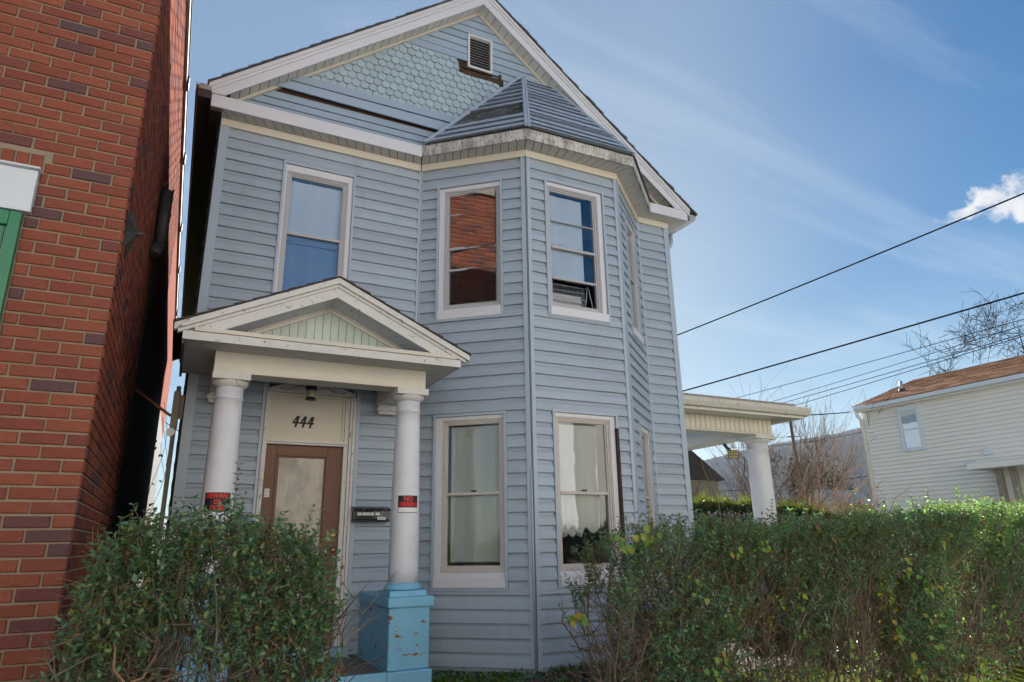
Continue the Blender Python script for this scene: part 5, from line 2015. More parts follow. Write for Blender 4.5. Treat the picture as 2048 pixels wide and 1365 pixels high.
# wood on the valley floor in front of the hill
A_l, B_l, ra_l, rb_l = [], [], [], []
for k in range(34):
    a_, d_ = rng.uniform(38, 58), rng.uniform(90, 300)
    A, B, ra, rb = bare_tree((d_ * math.sin(R(a_)), d_ * math.cos(R(a_)), ZG), rng.uniform(5, 9.5), 0.12, 100 + k, spread=0.6, levels=3, n0=4, minr=0.02)
    A_l += A
    B_l += B
    ra_l += ra
    rb_l += rb
v, q = seg_arrays(A_l, B_l, ra_l, rb_l, 3)
tag(np_mesh('valley_wood', v, q, K['bare']), kind='stuff')


def conifer(label, x, y, h, rad, seed, mat, tiers=16, group='conifers below the hill'):
    rr = np.random.default_rng(seed)
    t = thing('conifer_tree', label, 'tree', (x, y, ZG), group)
    b = MB()
    b.tube([(x, y, ZG), (x, y, ZG + h * 0.95)], [h * 0.02, h * 0.004], 6)
    b.build('trunk', K['bark'], t)
    n = tiers * 70
    u = rr.random(n) ** 0.7
    zz = ZG + h * (0.06 + 0.94 * (1 - u))
    r_ = rad * u * (0.35 + 0.65 * rr.random(n))
    a = rr.random(n) * 2 * math.pi
    P = np.stack([x + r_ * np.cos(a), y + r_ * np.sin(a), zz], 1)
    D = np.stack([np.cos(a), np.sin(a), -0.25 + 0.3 * rr.random(n)], 1)
    v, q = leaf_arrays(P, D, rr.normal(size=(n, 3)) + np.array([[0, 0, 1.5]]), np.full(n, rad * 0.30), np.full(n, rad * 0.13))
    np_mesh('crown', v, q, mat, t)


conifer('dark pointed conifer left of the first pole, below the hill', 75.3, 65.7, 12.0, 2.0, 1, K['pine'])
conifer('small dark conifer right of the side porch column, low on the valley floor', 55.5, 52.5, 6.3, 1.7, 5, K['pine'])


def round_pine(label, x, y, h, rad, seed):
    rr = np.random.default_rng(seed)
    t = thing('pine_tree', label, 'tree', (x, y, ZG))
    b = MB()
    b.tube([(x, y, ZG), (x, y, ZG + h * 0.8)], [h * 0.03, h * 0.01], 6)
    b.build('trunk', K['bark'], t)
    cl = 40
    cc = np.stack([x + rr.normal(0, rad * 0.5, cl), y + rr.normal(0, rad * 0.5, cl), ZG + h * (0.35 + 0.6 * rr.random(cl))], 1)
    n = 2600
    P = cc[rr.integers(0, cl, n)] + rr.normal(0, rad * 0.16, (n, 3))
    v, q = leaf_arrays(P, rr.normal(size=(n, 3)), rr.normal(size=(n, 3)), np.full(n, rad * 0.12), np.full(n, rad * 0.05))
    np_mesh('crown', v, q, K['pine_green'], t)


K['pine_green'] = M('pine_green', (0.065, 0.085, 0.032), 0.8, 0.2, island=True, var=0.35)
round_pine('green rounded pine between the two utility poles', 88.0, 73.5, 13.5, 4.6, 3)

# poles
up = thing('utility_pole', 'plain slim utility pole showing under the side porch eave', 'utility pole', (45.4, 39.2, ZG), 'utility poles')
m = MB()
m.tube([(45.45, 39.17, ZG), (45.3, 39.3, 10.2)], [0.16, 0.12], 10)
m.build('shaft', K['pole_wood'], up)
m = MB()
m.tube([(45.0, 39.5, 8.05), (45.9, 39.0, 8.05)], 0.035, 6)
m.build('bracket', K['iron'], up)
up = thing('utility_pole', 'utility pole with a crossarm and a grey transformer can', 'utility pole', (55.75, 45.55, ZG), 'utility poles')
m = MB()
m.tube([(55.78, 45.53, ZG), (55.68, 45.65, 9.4)], [0.19, 0.14], 10)
m.build('shaft', K['pole_wood'], up)
m = MB()
m.tube([(54.85, 46.4, 9.0), (56.5, 44.9, 9.0)], 0.07, 6)
m.build('crossarm', K['pole_wood'], up)
m = MB()
m.tube([(55.2, 46.05, 7.35), (55.2, 46.05, 8.35)], 0.27, 12)
m.tube([(55.2, 46.05, 8.36), (55.2, 46.05, 8.42)], 0.29, 12)
m.build('transformer', K['galv'], up)
m = MB()
for (a, b) in ((54.95, 46.3), (55.4, 45.9), (56.3, 45.08)):
    m.tube([(a, b, 9.06), (a, b, 9.28)], 0.05, 6)
m.build('insulators', K['iron'], up)

# wires
def wire(label, pts_, rad, sag, cat='wire', group='overhead wires', name='overhead_wire', n=28):
    a, b = Vector(pts_[0]), Vector(pts_[1])
    p = []
    for k in range(n + 1):
        t = k / n
        v = a.lerp(b, t)
        v.z -= sag * 4 * t * (1 - t)
        p.append(v)
    q = MB()
    q.tube(p, rad, 6)
    return tag(q.build(name, K['wire']), label, cat, group)


def ext(a, b, t0, t1):
    a, b = Vector(a), Vector(b)
    return (a.lerp(b, t0), a.lerp(b, t1))


wire('uppermost thick service cable running past the small cloud to the house side', ext((7.793, 9.0, 3.632), (9.512, 4.0, 4.426), -0.66, 2.4), 0.011, 0.16)
wire('second thick cable, meeting the house just above the side porch roof', ext((7.831, 9.0, 2.537), (9.953, 4.5, 3.162), -0.55, 2.2), 0.012, 0.05)
wire('highest of the four thin wires above the tan roof', ext((32.72, 34, 8.98), (33.13, 15, 9.3), -0.2, 1.8), 0.016, 0.10)
wire('second of the four thin wires above the tan roof', ext((35.44, 34, 8.8), (33.04, 15, 9.08), -0.2, 1.8), 0.014, 0.15)
wire('third of the four thin wires above the tan roof', ext((36.88, 34, 8.91), (32.84, 15, 8.61), -0.2, 1.8), 0.017, 0.12)
wire('lowest of the four thin wires above the tan roof', ext((38.34, 34, 8.87), (32.79, 15, 8.49), -0.2, 1.8), 0.017, 0.10)
wire('level wire from the side porch gutter to the cream house eave', ((9.9, 9.0, 2.2), (16.75, 12.42, 3.36)), 0.012, 0.02)
wire('wire crossing the top of the hill behind the first pole', ext((41.2, 40.0, 7.21), (33.69, 24.0, 5.52), -0.3, 0.95), 0.016, 0.25)
wire('short wire end on the first pole bracket', ((38.5, 41.5, 7.9), (45.3, 39.3, 8.0)), 0.015, 0.05)
wire('low cable across the valley between the poles', ext((42.71, 42.0, 4.08), (49.64, 36.0, 4.75), -0.4, 1.2), 0.03, 0.2)
wire('loose wire hanging in the alley sky behind the brick wall', ((-0.9, 27, 4.6), (2.5, 30, 4.2)), 0.012, 0.5)

# pale buildings in the valley
for (nm, lab, x, y, w_, z0, z1, mt, rf) in (('shed', 'pale shed seen through the brush left of the cream house', 47.2, 37.3, 2.2, 1.2, 3.6, 'warm_pale', 'warm_pale'),
                                            ('outbuilding', 'low pale outbuilding further down, between the second pole and the brush', 60.5, 52.0, 4.0, 1.0, 3.2, 'warm_pale', 'warm_pale')):
    t = thing(nm, lab, 'shed', (x, y, ZG))
    m = MB()
    m.box(x - w_, x + w_, y - 1.6, y + 1.6, ZG, z1 - 1.2)
    m.build('wall', K[mt], t)
    m = MB()
    m.hexa([(x - w_ - 0.2, y - 1.9, z1 - 1.2), (x + w_ + 0.2, y - 1.9, z1 - 1.2), (x + w_ + 0.2, y + 1.9, z1 - 1.2), (x - w_ - 0.2, y + 1.9, z1 - 1.2), (x - w_ - 0.2, y - 0.1, z1), (x + w_ + 0.2, y - 0.1, z1), (x + w_ + 0.2, y + 0.1, z1), (x - w_ - 0.2, y + 0.1, z1)])
    m.build('roof', K[rf], t)
t = thing('brown_roofed_house', 'brown roofed house far behind the brush, at the edge of the side porch', 'house', (20.5, 27.0, ZG))
m = MB()
m.box(17.5, 23.4, 25.0, 31.0, ZG, 2.7)
m.build('wall', K['weathered'], t)
m = MB()
m.hexa([(17.2, 24.7, 2.7), (23.6, 24.7, 2.7), (23.6, 31.3, 2.7), (17.2, 31.3, 2.7), (17.2, 24.7, 5.9), (19.0, 24.7, 5.9), (19.0, 31.3, 5.9), (17.2, 31.3, 5.9)])
m.build('roof', K['roof_brown'], t)

# ------------------------------------------------------------------ planting


def lump(x, z, s=1.0, ph=0.0):
    return (np.sin(x * 5.1 * s + ph) * np.cos(z * 4.3 * s + 1.7 * ph) + 0.6 * np.sin(x * 11.7 * s - z * 8.9 * s + ph * 2.3) + 0.4 * np.cos(x * 23 * s + z * 19 * s)) / 2.0


def interp(tab, x):
    return np.interp(x, [a for a, _ in tab], [b for _, b in tab])


def leaves_on(P, D, Ln, rr, ll, lw, per, up=1.0):
    """opposite leaves along twigs starting at P, direction D, length Ln"""
    n = len(P)
    u, v = perp(D)
    Ps, Ds, Ns, Ls, Ws = [], [], [], [], []
    for j in range(per):
        t = (j // 2 + 0.6) / (per / 2)
        ph = (j // 2) * math.pi / 2 + (j % 2) * math.pi
        a = ph + rr.normal(0, 0.4, n)
        side = u * np.cos(a)[:, None] + v * np.sin(a)[:, None]
        pos = P + D * (Ln * t)[:, None]
        d = D * 0.55 + side * 0.8 + rr.normal(0, 0.15, (n, 3))
        nn = np.array([[0, 0, up]]) + D * 0.3 + rr.normal(0, 0.35, (n, 3))
        s = rr.uniform(0.7, 1.15, n)
        Ps.append(pos)
        Ds.append(d)
        Ns.append(nn)
        Ls.append(ll * s)
        Ws.append(lw * s)
    return leaf_arrays(np.concatenate(Ps), np.concatenate(Ds), np.concatenate(Ns), np.concatenate(Ls), np.concatenate(Ws))


def hedge_body(root, x0, x1, y0, y1, top, seed, n_tw, n_stem, n_bare, ll, lw, brown=0.05, gap=0.15, low=0.45, per=10, holes=0.0):
    rr = np.random.default_rng(seed)
    zg = ZG
    # stems
    A, B, ra, rb = [], [], [], []
    for k in range(n_stem):
        x = rr.uniform(x0, x1)
        y = rr.uniform(y0 + 0.1, y1 - 0.1)
        p = np.array([x, y, zg - 0.03])
        tp = float(interp(top, x))
        tgt = tp - rr.uniform(0.05, 0.45)
        r_ = rr.uniform(0.005, 0.013)
        ns = 7
        d = np.array([rr.normal(0, 0.16), rr.normal(0, 0.12), 1.0])
        for s_ in range(ns):
            d = d + np.array([rr.normal(0, 0.13), rr.normal(0, 0.11), 0])
            q = p + d / np.linalg.norm(d) * (tgt - zg) / ns
            A.append(p)
            B.append(q)
            ra.append(r_ * (1 - 0.09 * s_))
            rb.append(r_ * (1 - 0.09 * (s_ + 1)))
            if s_ > 0:
                for _ in range(2):
                    e = np.array([rr.normal(0, 0.7), rr.normal(-0.25, 0.6), rr.uniform(0.2, 1.0)])
                    e /= np.linalg.norm(e)
                    L = rr.uniform(0.10, 0.34)
                    m1 = q + e * L * 0.5
                    e2 = e + rr.normal(0, 0.25, 3)
                    m2 = m1 + e2 / np.linalg.norm(e2) * L * 0.5
                    A += [q, m1]
                    B += [m1, m2]
                    ra += [0.0036, 0.0026]
                    rb += [0.0026, 0.0014]
            p = q
    v, q = seg_arrays(A, B, ra, rb, 4)
    np_mesh('stems', v, q, K['bark'], root)
    # leafy twigs
    n = int(n_tw * 2.6)
    x = rr.uniform(x0, x1, n)
    tp = interp(top, x)
    f = rr.random(n)
    tp = tp + 0.05 * lump(x, x * 0 + 0.7, 1.3, seed)
    z = zg + 0.02 + (tp - zg) * f ** 0.75
    side = rr.random(n)
    y = np.where(side < 0.52, y0 + np.abs(rr.normal(0, 0.10, n)), np.where(side < 0.72, y1 - np.abs(rr.normal(0, 0.10, n)), rr.uniform(y0, y1, n)))
    hh = (z - zg) / (tp - zg)
    big = np.sin(x * 2.3 + seed) * np.cos(z * 3.1 + seed * 0.7) + 0.6 * np.sin(x * 4.9 - z * 2.7 + 1.3)
    keep = lump(x, z, 1.0, seed) + holes * (big - 0.35) * np.clip(1.5 - 2.0 * np.abs((z - zg) / (tp - zg) - 0.42), 0, 1) + rr.normal(0, 0.35, n) + (hh - low) * 1.3 > gap - 0.35
    x, y, z, tp, hh = x[keep][:n_tw], y[keep][:n_tw], z[keep][:n_tw], tp[keep][:n_tw], hh[keep][:n_tw]
    n = len(x)
    P = np.stack([x, y, z], 1)
    yo = np.where(y < (y0 + y1) / 2, -0.55, 0.5)
    D = np.stack([rr.normal(0, 0.45, n), yo + rr.normal(0, 0.35, n), 0.35 + 0.9 * hh + rr.normal(0, 0.3, n)], 1)
    D /= np.linalg.norm(D, axis=1, keepdims=True)
    Ln = rr.uniform(0.09, 0.22, n)
    kk = rr.random(n)
    g = kk >= brown
    np_mesh('leaves', *leaves_on(P[g], D[g], Ln[g], rr, ll, lw, per), K['privet'], root)['kind'] = 'stuff'
    if (~g).sum() > 3:
        np_mesh('brown_leaves', *leaves_on(P[~g], D[~g], Ln[~g], rr, ll * 0.9, lw * 0.8, per), K['privet_brown'], root)['kind'] = 'stuff'
    E_ = P + D * Ln[:, None]
    v, q = seg_arrays(P - D * 0.06, E_, 0.0022, 0.0012, 3)
    # bare twigs
    nb = n_bare
    xb = rr.uniform(x0 + 0.08, x1 - 0.12, nb)
    tb = interp(top, xb)
    zb = zg + (tb - zg) * rr.uniform(0.05, 0.95, nb)
    Pb = np.stack([xb, rr.uniform(y0, y1, nb), zb], 1)
    Db = np.stack([rr.normal(0, 0.6, nb), rr.normal(-0.1, 0.5, nb), rr.normal(0.6, 0.5, nb)], 1)
    Db /= np.linalg.norm(Db, axis=1, keepdims=True)
    Lb = rr.uniform(0.10, 0.38, nb)
    M1 = Pb + Db * Lb[:, None] * 0.5
    D2 = Db + rr.normal(0, 0.3, (nb, 3))
    M2 = M1 + D2 / np.linalg.norm(D2, axis=1, keepdims=True) * Lb[:, None] * 0.5
    v2, q2 = seg_arrays(Pb, M1, 0.0026, 0.0020, 3)
    v3, q3 = seg_arrays(M1, M2, 0.0020, 0.0010, 3)
    np_mesh('twigs', *join_arrays([(v, q), (v2, q2), (v3, q3)]), K['twig'], root)['kind'] = 'stuff'


# leaf used for single leaves
def one_leaf(name, mat, L=1.0, Wd=0.5):
    v, q = leaf_arrays(np.zeros((1, 3)), np.array([[1.0, 0, 0]]), np.array([[0, 0, 1.0]]), np.array([L]), np.array([Wd]))
    me = bpy.data.meshes.new(name)
    me.from_pydata([tuple(p) for p in v], [], [tuple(int(i) for i in f) for f in q])
    me.materials.append(mat)
    return me


LEAF_D = one_leaf('leaf', K['privet'])


def place_leaf(data, name, parent, pos, d, n, size):
    d = Vector(d).normalized()
    n = Vector(n)
    n = (n - d * n.dot(d)).normalized()
    s_ = n.cross(d)
    o = bpy.data.objects.new(name, data)
    C.objects.link(o)
    o.parent = parent
    p = Vector(pos) - Vector(root_loc(parent))
    o.matrix_local = Matrix(((d.x * size, s_.x * size, n.x * size, p.x), (d.y * size, s_.y * size, n.y * size, p.y), (d.z * size, s_.z * size, n.z * size, p.z), (0, 0, 0, 1)))
    return o


def sprig(parent, x, y, z0, z1, lean, seed, size, singles=True, pitch=0.022):
    """an upright shoot of opposite leaves; returns stem points"""
    rr = random.Random(seed)
    a, b = Vector((x - lean * 0.5, y, z0)), Vector((x + lean * 0.5, y + rr.uniform(-0.04, 0.04), z1))
    mid = a.lerp(b, 0.5) + Vector((rr.uniform(-0.015, 0.015), 0, 0))
    pts = [a.lerp(mid, t / 4) if t < 4 else mid.lerp(b, (t - 4) / 4) for t in range(9)]
    n = int((z1 - z0) / pitch / 1.25)
    out = []
    for k in range(n):
        t = (k + 0.5) / n
        i = min(int(t * 8), 7)
        p = pts[i].lerp(pts[i + 1], t * 8 - i)
        dd = (pts[i + 1] - pts[i]).normalized()
        an = k * math.pi / 2 + rr.uniform(-0.3, 0.3)
        for sg in (0, math.pi):
            sd = Vector((math.cos(an + sg), math.sin(an + sg), 0))
            d = dd * 0.55 + sd * 0.85 + Vector((rr.gauss(0, 0.1), rr.gauss(0, 0.1), 0))
            out.append((p, d, Vector((0, 0, 1)) + dd * 0.2 + Vector((rr.gauss(0, 0.25), rr.gauss(0, 0.25), 0)), size * rr.uniform(0.75, 1.1) * (1.0 - 0.45 * max(t - 0.6, 0))))
    return pts, out


TOPL = [(-0.43, -0.85), (-0.37, -0.42), (-0.29, -0.08), (-0.16, 0.05), (0.0, 0.08), (0.28, 0.05), (0.45, 0.0), (0.58, -0.04), (0.72, -0.02), (0.82, -0.12), (0.88, -0.4), (0.91, -0.8)]
lh = thing('privet_bush', 'straggly privet bush in front of the columned entrance, beside the brick corner', 'bush', (0.27, 4.3, ZG))
hedge_body(lh, -0.40, 0.88, 4.02, 4.62, TOPL, 5, 1550, 50, 1100, 0.038, 0.0215, brown=0.08, gap=0.20, low=0.38, holes=0.5)
SPR = [(0.30, 0.455, 0.08, 0.03), (0.345, 0.30, 0.0, 0.05), (0.735, 0.235, -0.06, 0.05), (0.785, 0.215, -0.05, 0.06), (0.63, 0.13, -0.12, -0.02), (0.53, 0.10, -0.12, 0.04), (0.46, 0.13, -0.09, 0.0), (0.39, 0.15, -0.05, -0.03),
       (-0.01, 0.265, -0.04, 0.07), (0.05, 0.245, -0.02, 0.02), (-0.11, 0.20, -0.07, -0.03), (-0.205, 0.165, -0.09, -0.05), (0.17, 0.20, -0.05, 0.02), (0.82, 0.06, -0.17, 0.07), (0.23, 0.17, -0.05, -0.05), (0.10, 0.17, -0.05, 0.04), (-0.30, 0.10, -0.15, -0.06), (0.86, -0.12, -0.32, 0.10)]
stem_mb = MB()
ns_ = 0
rest = []
for i, (x, zt, zb, le) in enumerate(SPR):
    pts, lv = sprig(lh, x, 4.10 + 0.05 * (i % 4), zb, zt, le, 40 + i, 0.040)
    stem_mb.tube(pts, [0.0028 - 0.0002 * k for k in range(9)], 5)
    for (p, d, n, s_) in lv:
        if ns_ < 290:
            place_leaf(LEAF_D, 'leaf', lh, p, d, n, s_)
            ns_ += 1
stem_mb.build('shoots', K['twig'], lh)['kind'] = 'stuff'
# a pale broken branch curving through the bush
m = MB()
m.tube([(-0.17, 4.0, -0.42), (-0.16, 3.98, -0.55), (-0.10, 3.98, -0.62), (-0.03, 4.0, -0.60), (0.02, 4.05, -0.5)], [0.006, 0.007, 0.007, 0.006, 0.004], 7)
m.tube([(-0.36, 3.98, -0.62), (-0.22, 3.96, -0.60), (-0.10, 3.97, -0.62), (0.03, 3.98, -0.72), (0.2, 4.0, -0.95)], [0.004, 0.004, 0.004, 0.004, 0.003], 6)
m.build('broken_branch', K['bare_tan'], lh)

TOPR = [(2.78, -0.9), (2.84, -0.45), (2.93, -0.20), (3.06, -0.07), (3.4, 0.04), (4.3, 0.02), (5.1, 0.05), (6.2, 0.12), (7.7, 0.17), (9.0, 0.19), (13.0, 0.2)]
rh = thing('privet_hedge', 'long overgrown privet hedge across the side yard, right of the bay', 'hedge', (6.2, 4.4, ZG))
hedge_body(rh, 2.80, 10.2, 4.05, 4.75, TOPR, 9, 8000, 230, 6500, 0.036, 0.020, brown=0.07, gap=0.20, low=0.40, per=10, holes=0.9)
A, sv = [], MB()
Ps, Ds, Ns, Ls = [], [], [], []
rr0 = random.Random(3)
for i in range(230):
    x = rr0.uniform(2.9, 10.0)
    tp = float(interp(TOPR, x))
    hgt = rr0.uniform(0.06, 0.24) if i > 14 else rr0.uniform(0.26, 0.46)
    pts, lv = sprig(rh, x, rr0.uniform(4.1, 4.7), tp - 0.10, tp + hgt * 0.8, rr0.uniform(-0.06, 0.06), 200 + i, 0.034)
    sv.tube(pts, 0.0020, 4)
    for (p, d, n, s_) in lv:
        Ps.append(tuple(p))
        Ds.append(tuple(d))
        Ns.append(tuple(n))
        Ls.append(s_)
sv.build('shoots', K['twig'], rh)['kind'] = 'stuff'
np_mesh('shoot_leaves', *leaf_arrays(np.array(Ps), np.array(Ds), np.array(Ns), np.array(Ls), np.array(Ls) * 0.5), K['privet'], rh)['kind'] = 'stuff'

# vine with lobed leaves threaded through the long hedge
def lobed_leaf():
    out = [(0.0, 0.0), (0.10, 0.30), (0.28, 0.50), (0.36, 0.30), (0.58, 0.38), (0.70, 0.20), (1.0, 0.0)]
    mid = [(0.0, 0), (0.25, 0), (0.5, 0), (0.75, 0), (1.0, 0)]
    b = MB()
    for sg in (1, -1):
        o_ = [(x, sg * y, 0.10 * y * y + 0.16 * abs(y) - 0.12 * x * x) for x, y in out]
        m_ = [(x, 0.0, -0.12 * x * x) for x, y in mid]
        for f in ([m_[0], o_[1], o_[2], m_[1]], [m_[1], o_[2], o_[3], m_[2]], [m_[2], o_[3], o_[4], m_[3]], [m_[3], o_[4], o_[5], m_[4]]):
            b.poly(f)
    me = bpy.data.meshes.new('vine_leaf')
    me.from_pydata(b.v, [], b.f)
    me.materials.append(K['vine'])
    return me


VL = lobed_leaf()
vn = thing('creeper_vine', 'creeper with big yellow and lime lobed leaves hanging on the front of the long hedge', 'vine', (4.5, 4.0, ZG))
vm = MB()
CL = [(2.60, 4.25, -0.50, 4, 0.085, 0), (2.80, 4.0, 0.03, 6, 0.065, 0.05), (3.02, 3.98, 0.04, 6, 0.075, 0), (3.52, 3.92, -0.72, 11, 0.075, 0.24), (3.40, 3.95, -0.28, 3, 0.06, 0.05), (3.85, 3.98, -0.05, 3, 0.06, 0.03), (4.15, 3.97, -0.02, 3, 0.06, 0.03), (4.5, 3.97, -0.35, 3, 0.055, 0.05),
      (5.7, 3.93, -0.14, 5, 0.07, 0.10), (5.95, 3.93, -0.30, 6, 0.075, 0.10), (5.45, 3.93, -0.66, 4, 0.07, 0.08), (5.95, 3.93, -0.62, 5, 0.065, 0.14), (5.55, 3.92, -0.92, 7, 0.075, 0.15), (6.45, 3.93, -1.0, 4, 0.08, 0.05), (6.9, 3.93, -0.62, 4, 0.07, 0.1), (7.2, 3.95, 0.02, 4, 0.065, 0.05), (6.3, 3.95, 0.0, 4, 0.06, 0.04), (4.9, 3.95, -0.78, 3, 0.055, 0.05), (3.15, 3.95, -1.02, 3, 0.055, 0.05)]
for (x, y, z, n, s_, dz_) in CL:
    vm = MB()
    vm.tube([(x + 0.12, y + 0.25, z + 0.05), (x + 0.05, y + 0.06, z + 0.03), (x, y, z), (x + 0.01, y, z - dz_)], 0.0022, 5)
    vm.build('stem', K['twig'], vn)
    for k in range(n + 3):
        p = (x + rng.gauss(0, 0.045), y + rng.gauss(0, 0.02), z - dz_ * k / max(n - 1, 1) + rng.gauss(0, 0.02))
        place_leaf(VL, 'leaf', vn, p, (rng.gauss(0, 0.5), -0.35 + rng.gauss(0, 0.3), -0.8 + rng.gauss(0, 0.25)), (rng.gauss(0, 0.4), -1, 0.5 + rng.gauss(0, 0.3)), s_ * rng.uniform(0.55, 0.95))
vm = MB()
vm.tube([(2.62, 4.25, -0.50), (2.70, 4.26, -0.62), (2.80, 4.26, -0.62), (2.86, 4.26, -0.48), (2.88, 4.25, -0.25)], 0.003, 5)
vm.build('stem', K['twig'], vn)

# dead weed with curled brown leaves
dw = thing('dead_weed', 'dead weed stalk with curled brown leaves standing up in the long hedge', 'weed', (4.95, 4.15, ZG))
m = MB()
m.tube([(4.95, 4.15, ZG), (4.90, 4.12, -0.3), (4.86, 4.08, 0.06), (4.80, 4.08, 0.17)], 0.006, 6)
m.tube([(4.86, 4.08, 0.06), (4.98, 4.06, 0.10), (5.04, 4.06, 0.16)], 0.004, 5)
m.tube([(5.05, 4.3, -0.2), (5.03, 4.32, 0.25), (5.10, 4.35, 0.52), (5.24, 4.4, 0.66), (5.34, 4.4, 0.70)], [0.005, 0.004, 0.003, 0.002, 0.002], 5)
m.tube([(5.0, 4.3, 0.0), (5.35, 4.4, 0.22), (5.75, 4.5, 0.36), (6.05, 4.55, 0.40)], [0.005, 0.004, 0.003, 0.002], 5)
m.tube([(4.05, 4.3, -0.1), (4.02, 4.32, 0.3), (3.92, 4.34, 0.55), (3.90, 4.34, 0.66)], [0.004, 0.004, 0.003, 0.002], 5)
m.tube([(6.0, 4.3, 0.1), (6.25, 4.3, 0.36), (6.52, 4.3, 0.47)], [0.004, 0.003, 0.002], 5)
m.build('stalk', K['bare_tan'], dw)
DL = one_leaf('dead_leaf', K['dead_leaf'], 1.0, 0.42)
for k in range(16):
    a = rng.choice([(4.80, 4.06, 0.12), (4.88, 4.06, 0.05), (5.02, 4.05, 0.13), (4.95, 4.05, 0.02)])
    place_leaf(DL, 'leaf', dw, (a[0] + rng.gauss(0, 0.02), a[1] + rng.gauss(0, 0.01), a[2] + rng.gauss(0, 0.03)), (rng.gauss(0, 0.4), -0.2 + rng.gauss(0, 0.3), -0.7 + rng.gauss(0, 0.5)), (rng.gauss(0, 0.8), -1, rng.gauss(0, 0.6)), rng.uniform(0.05, 0.09))

# sunlit shrub beyond the hedge, near the cream house
sh = thing('sunlit_shrub', 'yellow green sunlit shrub rising behind the hedge in front of the cream house porch', 'shrub', (9.6, 5.9, ZG))
hedge_body(sh, 8.6, 11.2, 5.6, 6.4, [(8.5, 0.12), (9.2, 0.30), (10.0, 0.34), (11.3, 0.32)], 21, 900, 26, 300, 0.05, 0.026, brown=0.03, gap=0.0, low=0.2)
svm = MB()
for i, (x, zt) in enumerate(((9.55, 0.66), (9.75, 0.56), (9.35, 0.46), (10.1, 0.5))):
    pts, lv = sprig(sh, x, 5.7, 0.1, zt, 0.05, 400 + i, 0.055)
    svm.tube(pts, 0.003, 4)
    for (p, d, n, s_) in lv:
        place_leaf(LEAF_D, 'leaf', sh, p, d, n, s_)
svm.build('shoots', K['twig'], sh)

# tall yellowing weeds in the sun behind the hedge
rr = np.random.default_rng(91)
n = 5200
wx, wy = rr.uniform(6.9, 11.5, n), rr.uniform(5.5, 7.4, n)
wh = rr.uniform(0.3, 0.95, n) * (0.6 + 0.5 * np.clip(lump(wx, wy, 0.8), -0.6, 1))
Dw = np.stack([rr.normal(0, 0.22, n), rr.normal(0, 0.22, n), np.ones(n)], 1)
pw = [leaf_arrays(np.stack([wx, wy, np.full(n, ZG)], 1), Dw, rr.normal(size=(n, 3)), wh, np.full(n, 0.014), droop=0.25)]
pw.append(leaves_on(np.stack([wx, wy, np.full(n, ZG)], 1)[:1500], Dw[:1500], wh[:1500], rr, 0.06, 0.03, 8))
tag(np_mesh('tall_weeds', *join_arrays(pw), K['tall_weed']), kind='stuff')

# clipped yew hedge with its sunlit yellow painted on the top shoots
yh = thing('yew_hedge', 'dark clipped yew hedge with top shoots coloured a sunlit yellow green, behind the side porch column', 'hedge', (12.3, 11.6, ZG))
rr = np.random.default_rng(33)
n = 15000
t = rr.random(n)
x = 9.2 + 5.6 * t
yc = 11.5
topz = np.interp(x, [9.0, 9.8, 12.5, 13.9, 14.5, 14.9], [0.55, 0.66, 0.60, 0.40, 0.16, -0.4])
f = rr.random(n)
side = rr.random(n)
z = np.where(side < 0.6, ZG + (topz - ZG) * f, topz + rr.normal(0, 0.04, n))
y = np.where(side < 0.6, yc - 0.55 + np.abs(rr.normal(0, 0.07, n)) + 0.08 * lump(x, z, 0.7), yc + rr.uniform(-0.55, 0.55, n))
D = np.stack([rr.normal(0, 0.5, n), np.where(side < 0.6, -0.8, 0.0) + rr.normal(0, 0.3, n), 0.5 + rr.normal(0, 0.4, n)], 1)
np_mesh('foliage', *leaf_arrays(np.stack([x, y, z], 1), D, rr.normal(size=(n, 3)), rr.uniform(0.06, 0.12, n), rr.uniform(0.018, 0.03, n)), K['yew'], yh)['kind'] = 'stuff'
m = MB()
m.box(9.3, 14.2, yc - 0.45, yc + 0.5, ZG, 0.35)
m.build('shadow_core', K['black'], yh)  # black box painted as the shade inside the hedge
n = 2300
xs = rr.uniform(9.2, 14.3, n)
tz = np.interp(xs, [9.0, 9.8, 12.5, 13.9, 14.5, 14.9], [0.55, 0.66, 0.60, 0.40, 0.16, -0.4])
ys = yc + rr.uniform(-0.55, 0.6, n)
hs = 0.08 + 0.32 * np.clip(lump(xs, ys, 0.9, 2.0) + 0.5, 0.1, 1) * rr.random(n)
P0_ = np.stack([xs, ys, tz - 0.02], 1)
Dd = np.stack([rr.normal(0, 0.12, n), rr.normal(0, 0.12, n), np.ones(n)], 1)
np_mesh('sunlit_tone_shoots', *leaves_on(P0_, Dd, hs, rr, 0.055, 0.016, 12), K['yew_sunlit_tip'], yh)['kind'] = 'stuff'

# small posts
for (lab, x, y, zt, r_) in (('grey wooden fence post left of the cream house, just over the hedge', 6.35, 4.9, 0.26, 0.035), ('brown fence post stub in front of the cream house wall', 8.06, 4.9, 0.25, 0.04)):
    p = thing('fence_post', lab, 'post', (x, y, ZG), 'posts behind the long hedge')
    m = MB()
    m.box(x - r_, x + r_, y - r_, y + r_, ZG, zt)
    m.build('post', K['weathered'], p, bevel=0.006)

# grass, ground cover, edging stones
def blades(x0, x1, y0, y1, n, h0, h1, seed, mask=None):
    rr = np.random.default_rng(seed)
    x, y = rr.uniform(x0, x1, n), rr.uniform(y0, y1, n)
    if mask is not None:
        k = mask(x, y, rr)
        x, y = x[k], y[k]
    n = len(x)
    D = np.stack([rr.normal(0, 0.35, n), rr.normal(0, 0.35, n), np.ones(n)], 1)
    L = rr.uniform(h0, h1, n)
    return leaf_arrays(np.stack([x, y, np.full(n, ZG)], 1), D, rr.normal(size=(n, 3)), L, L * 0.10, droop=0.3)


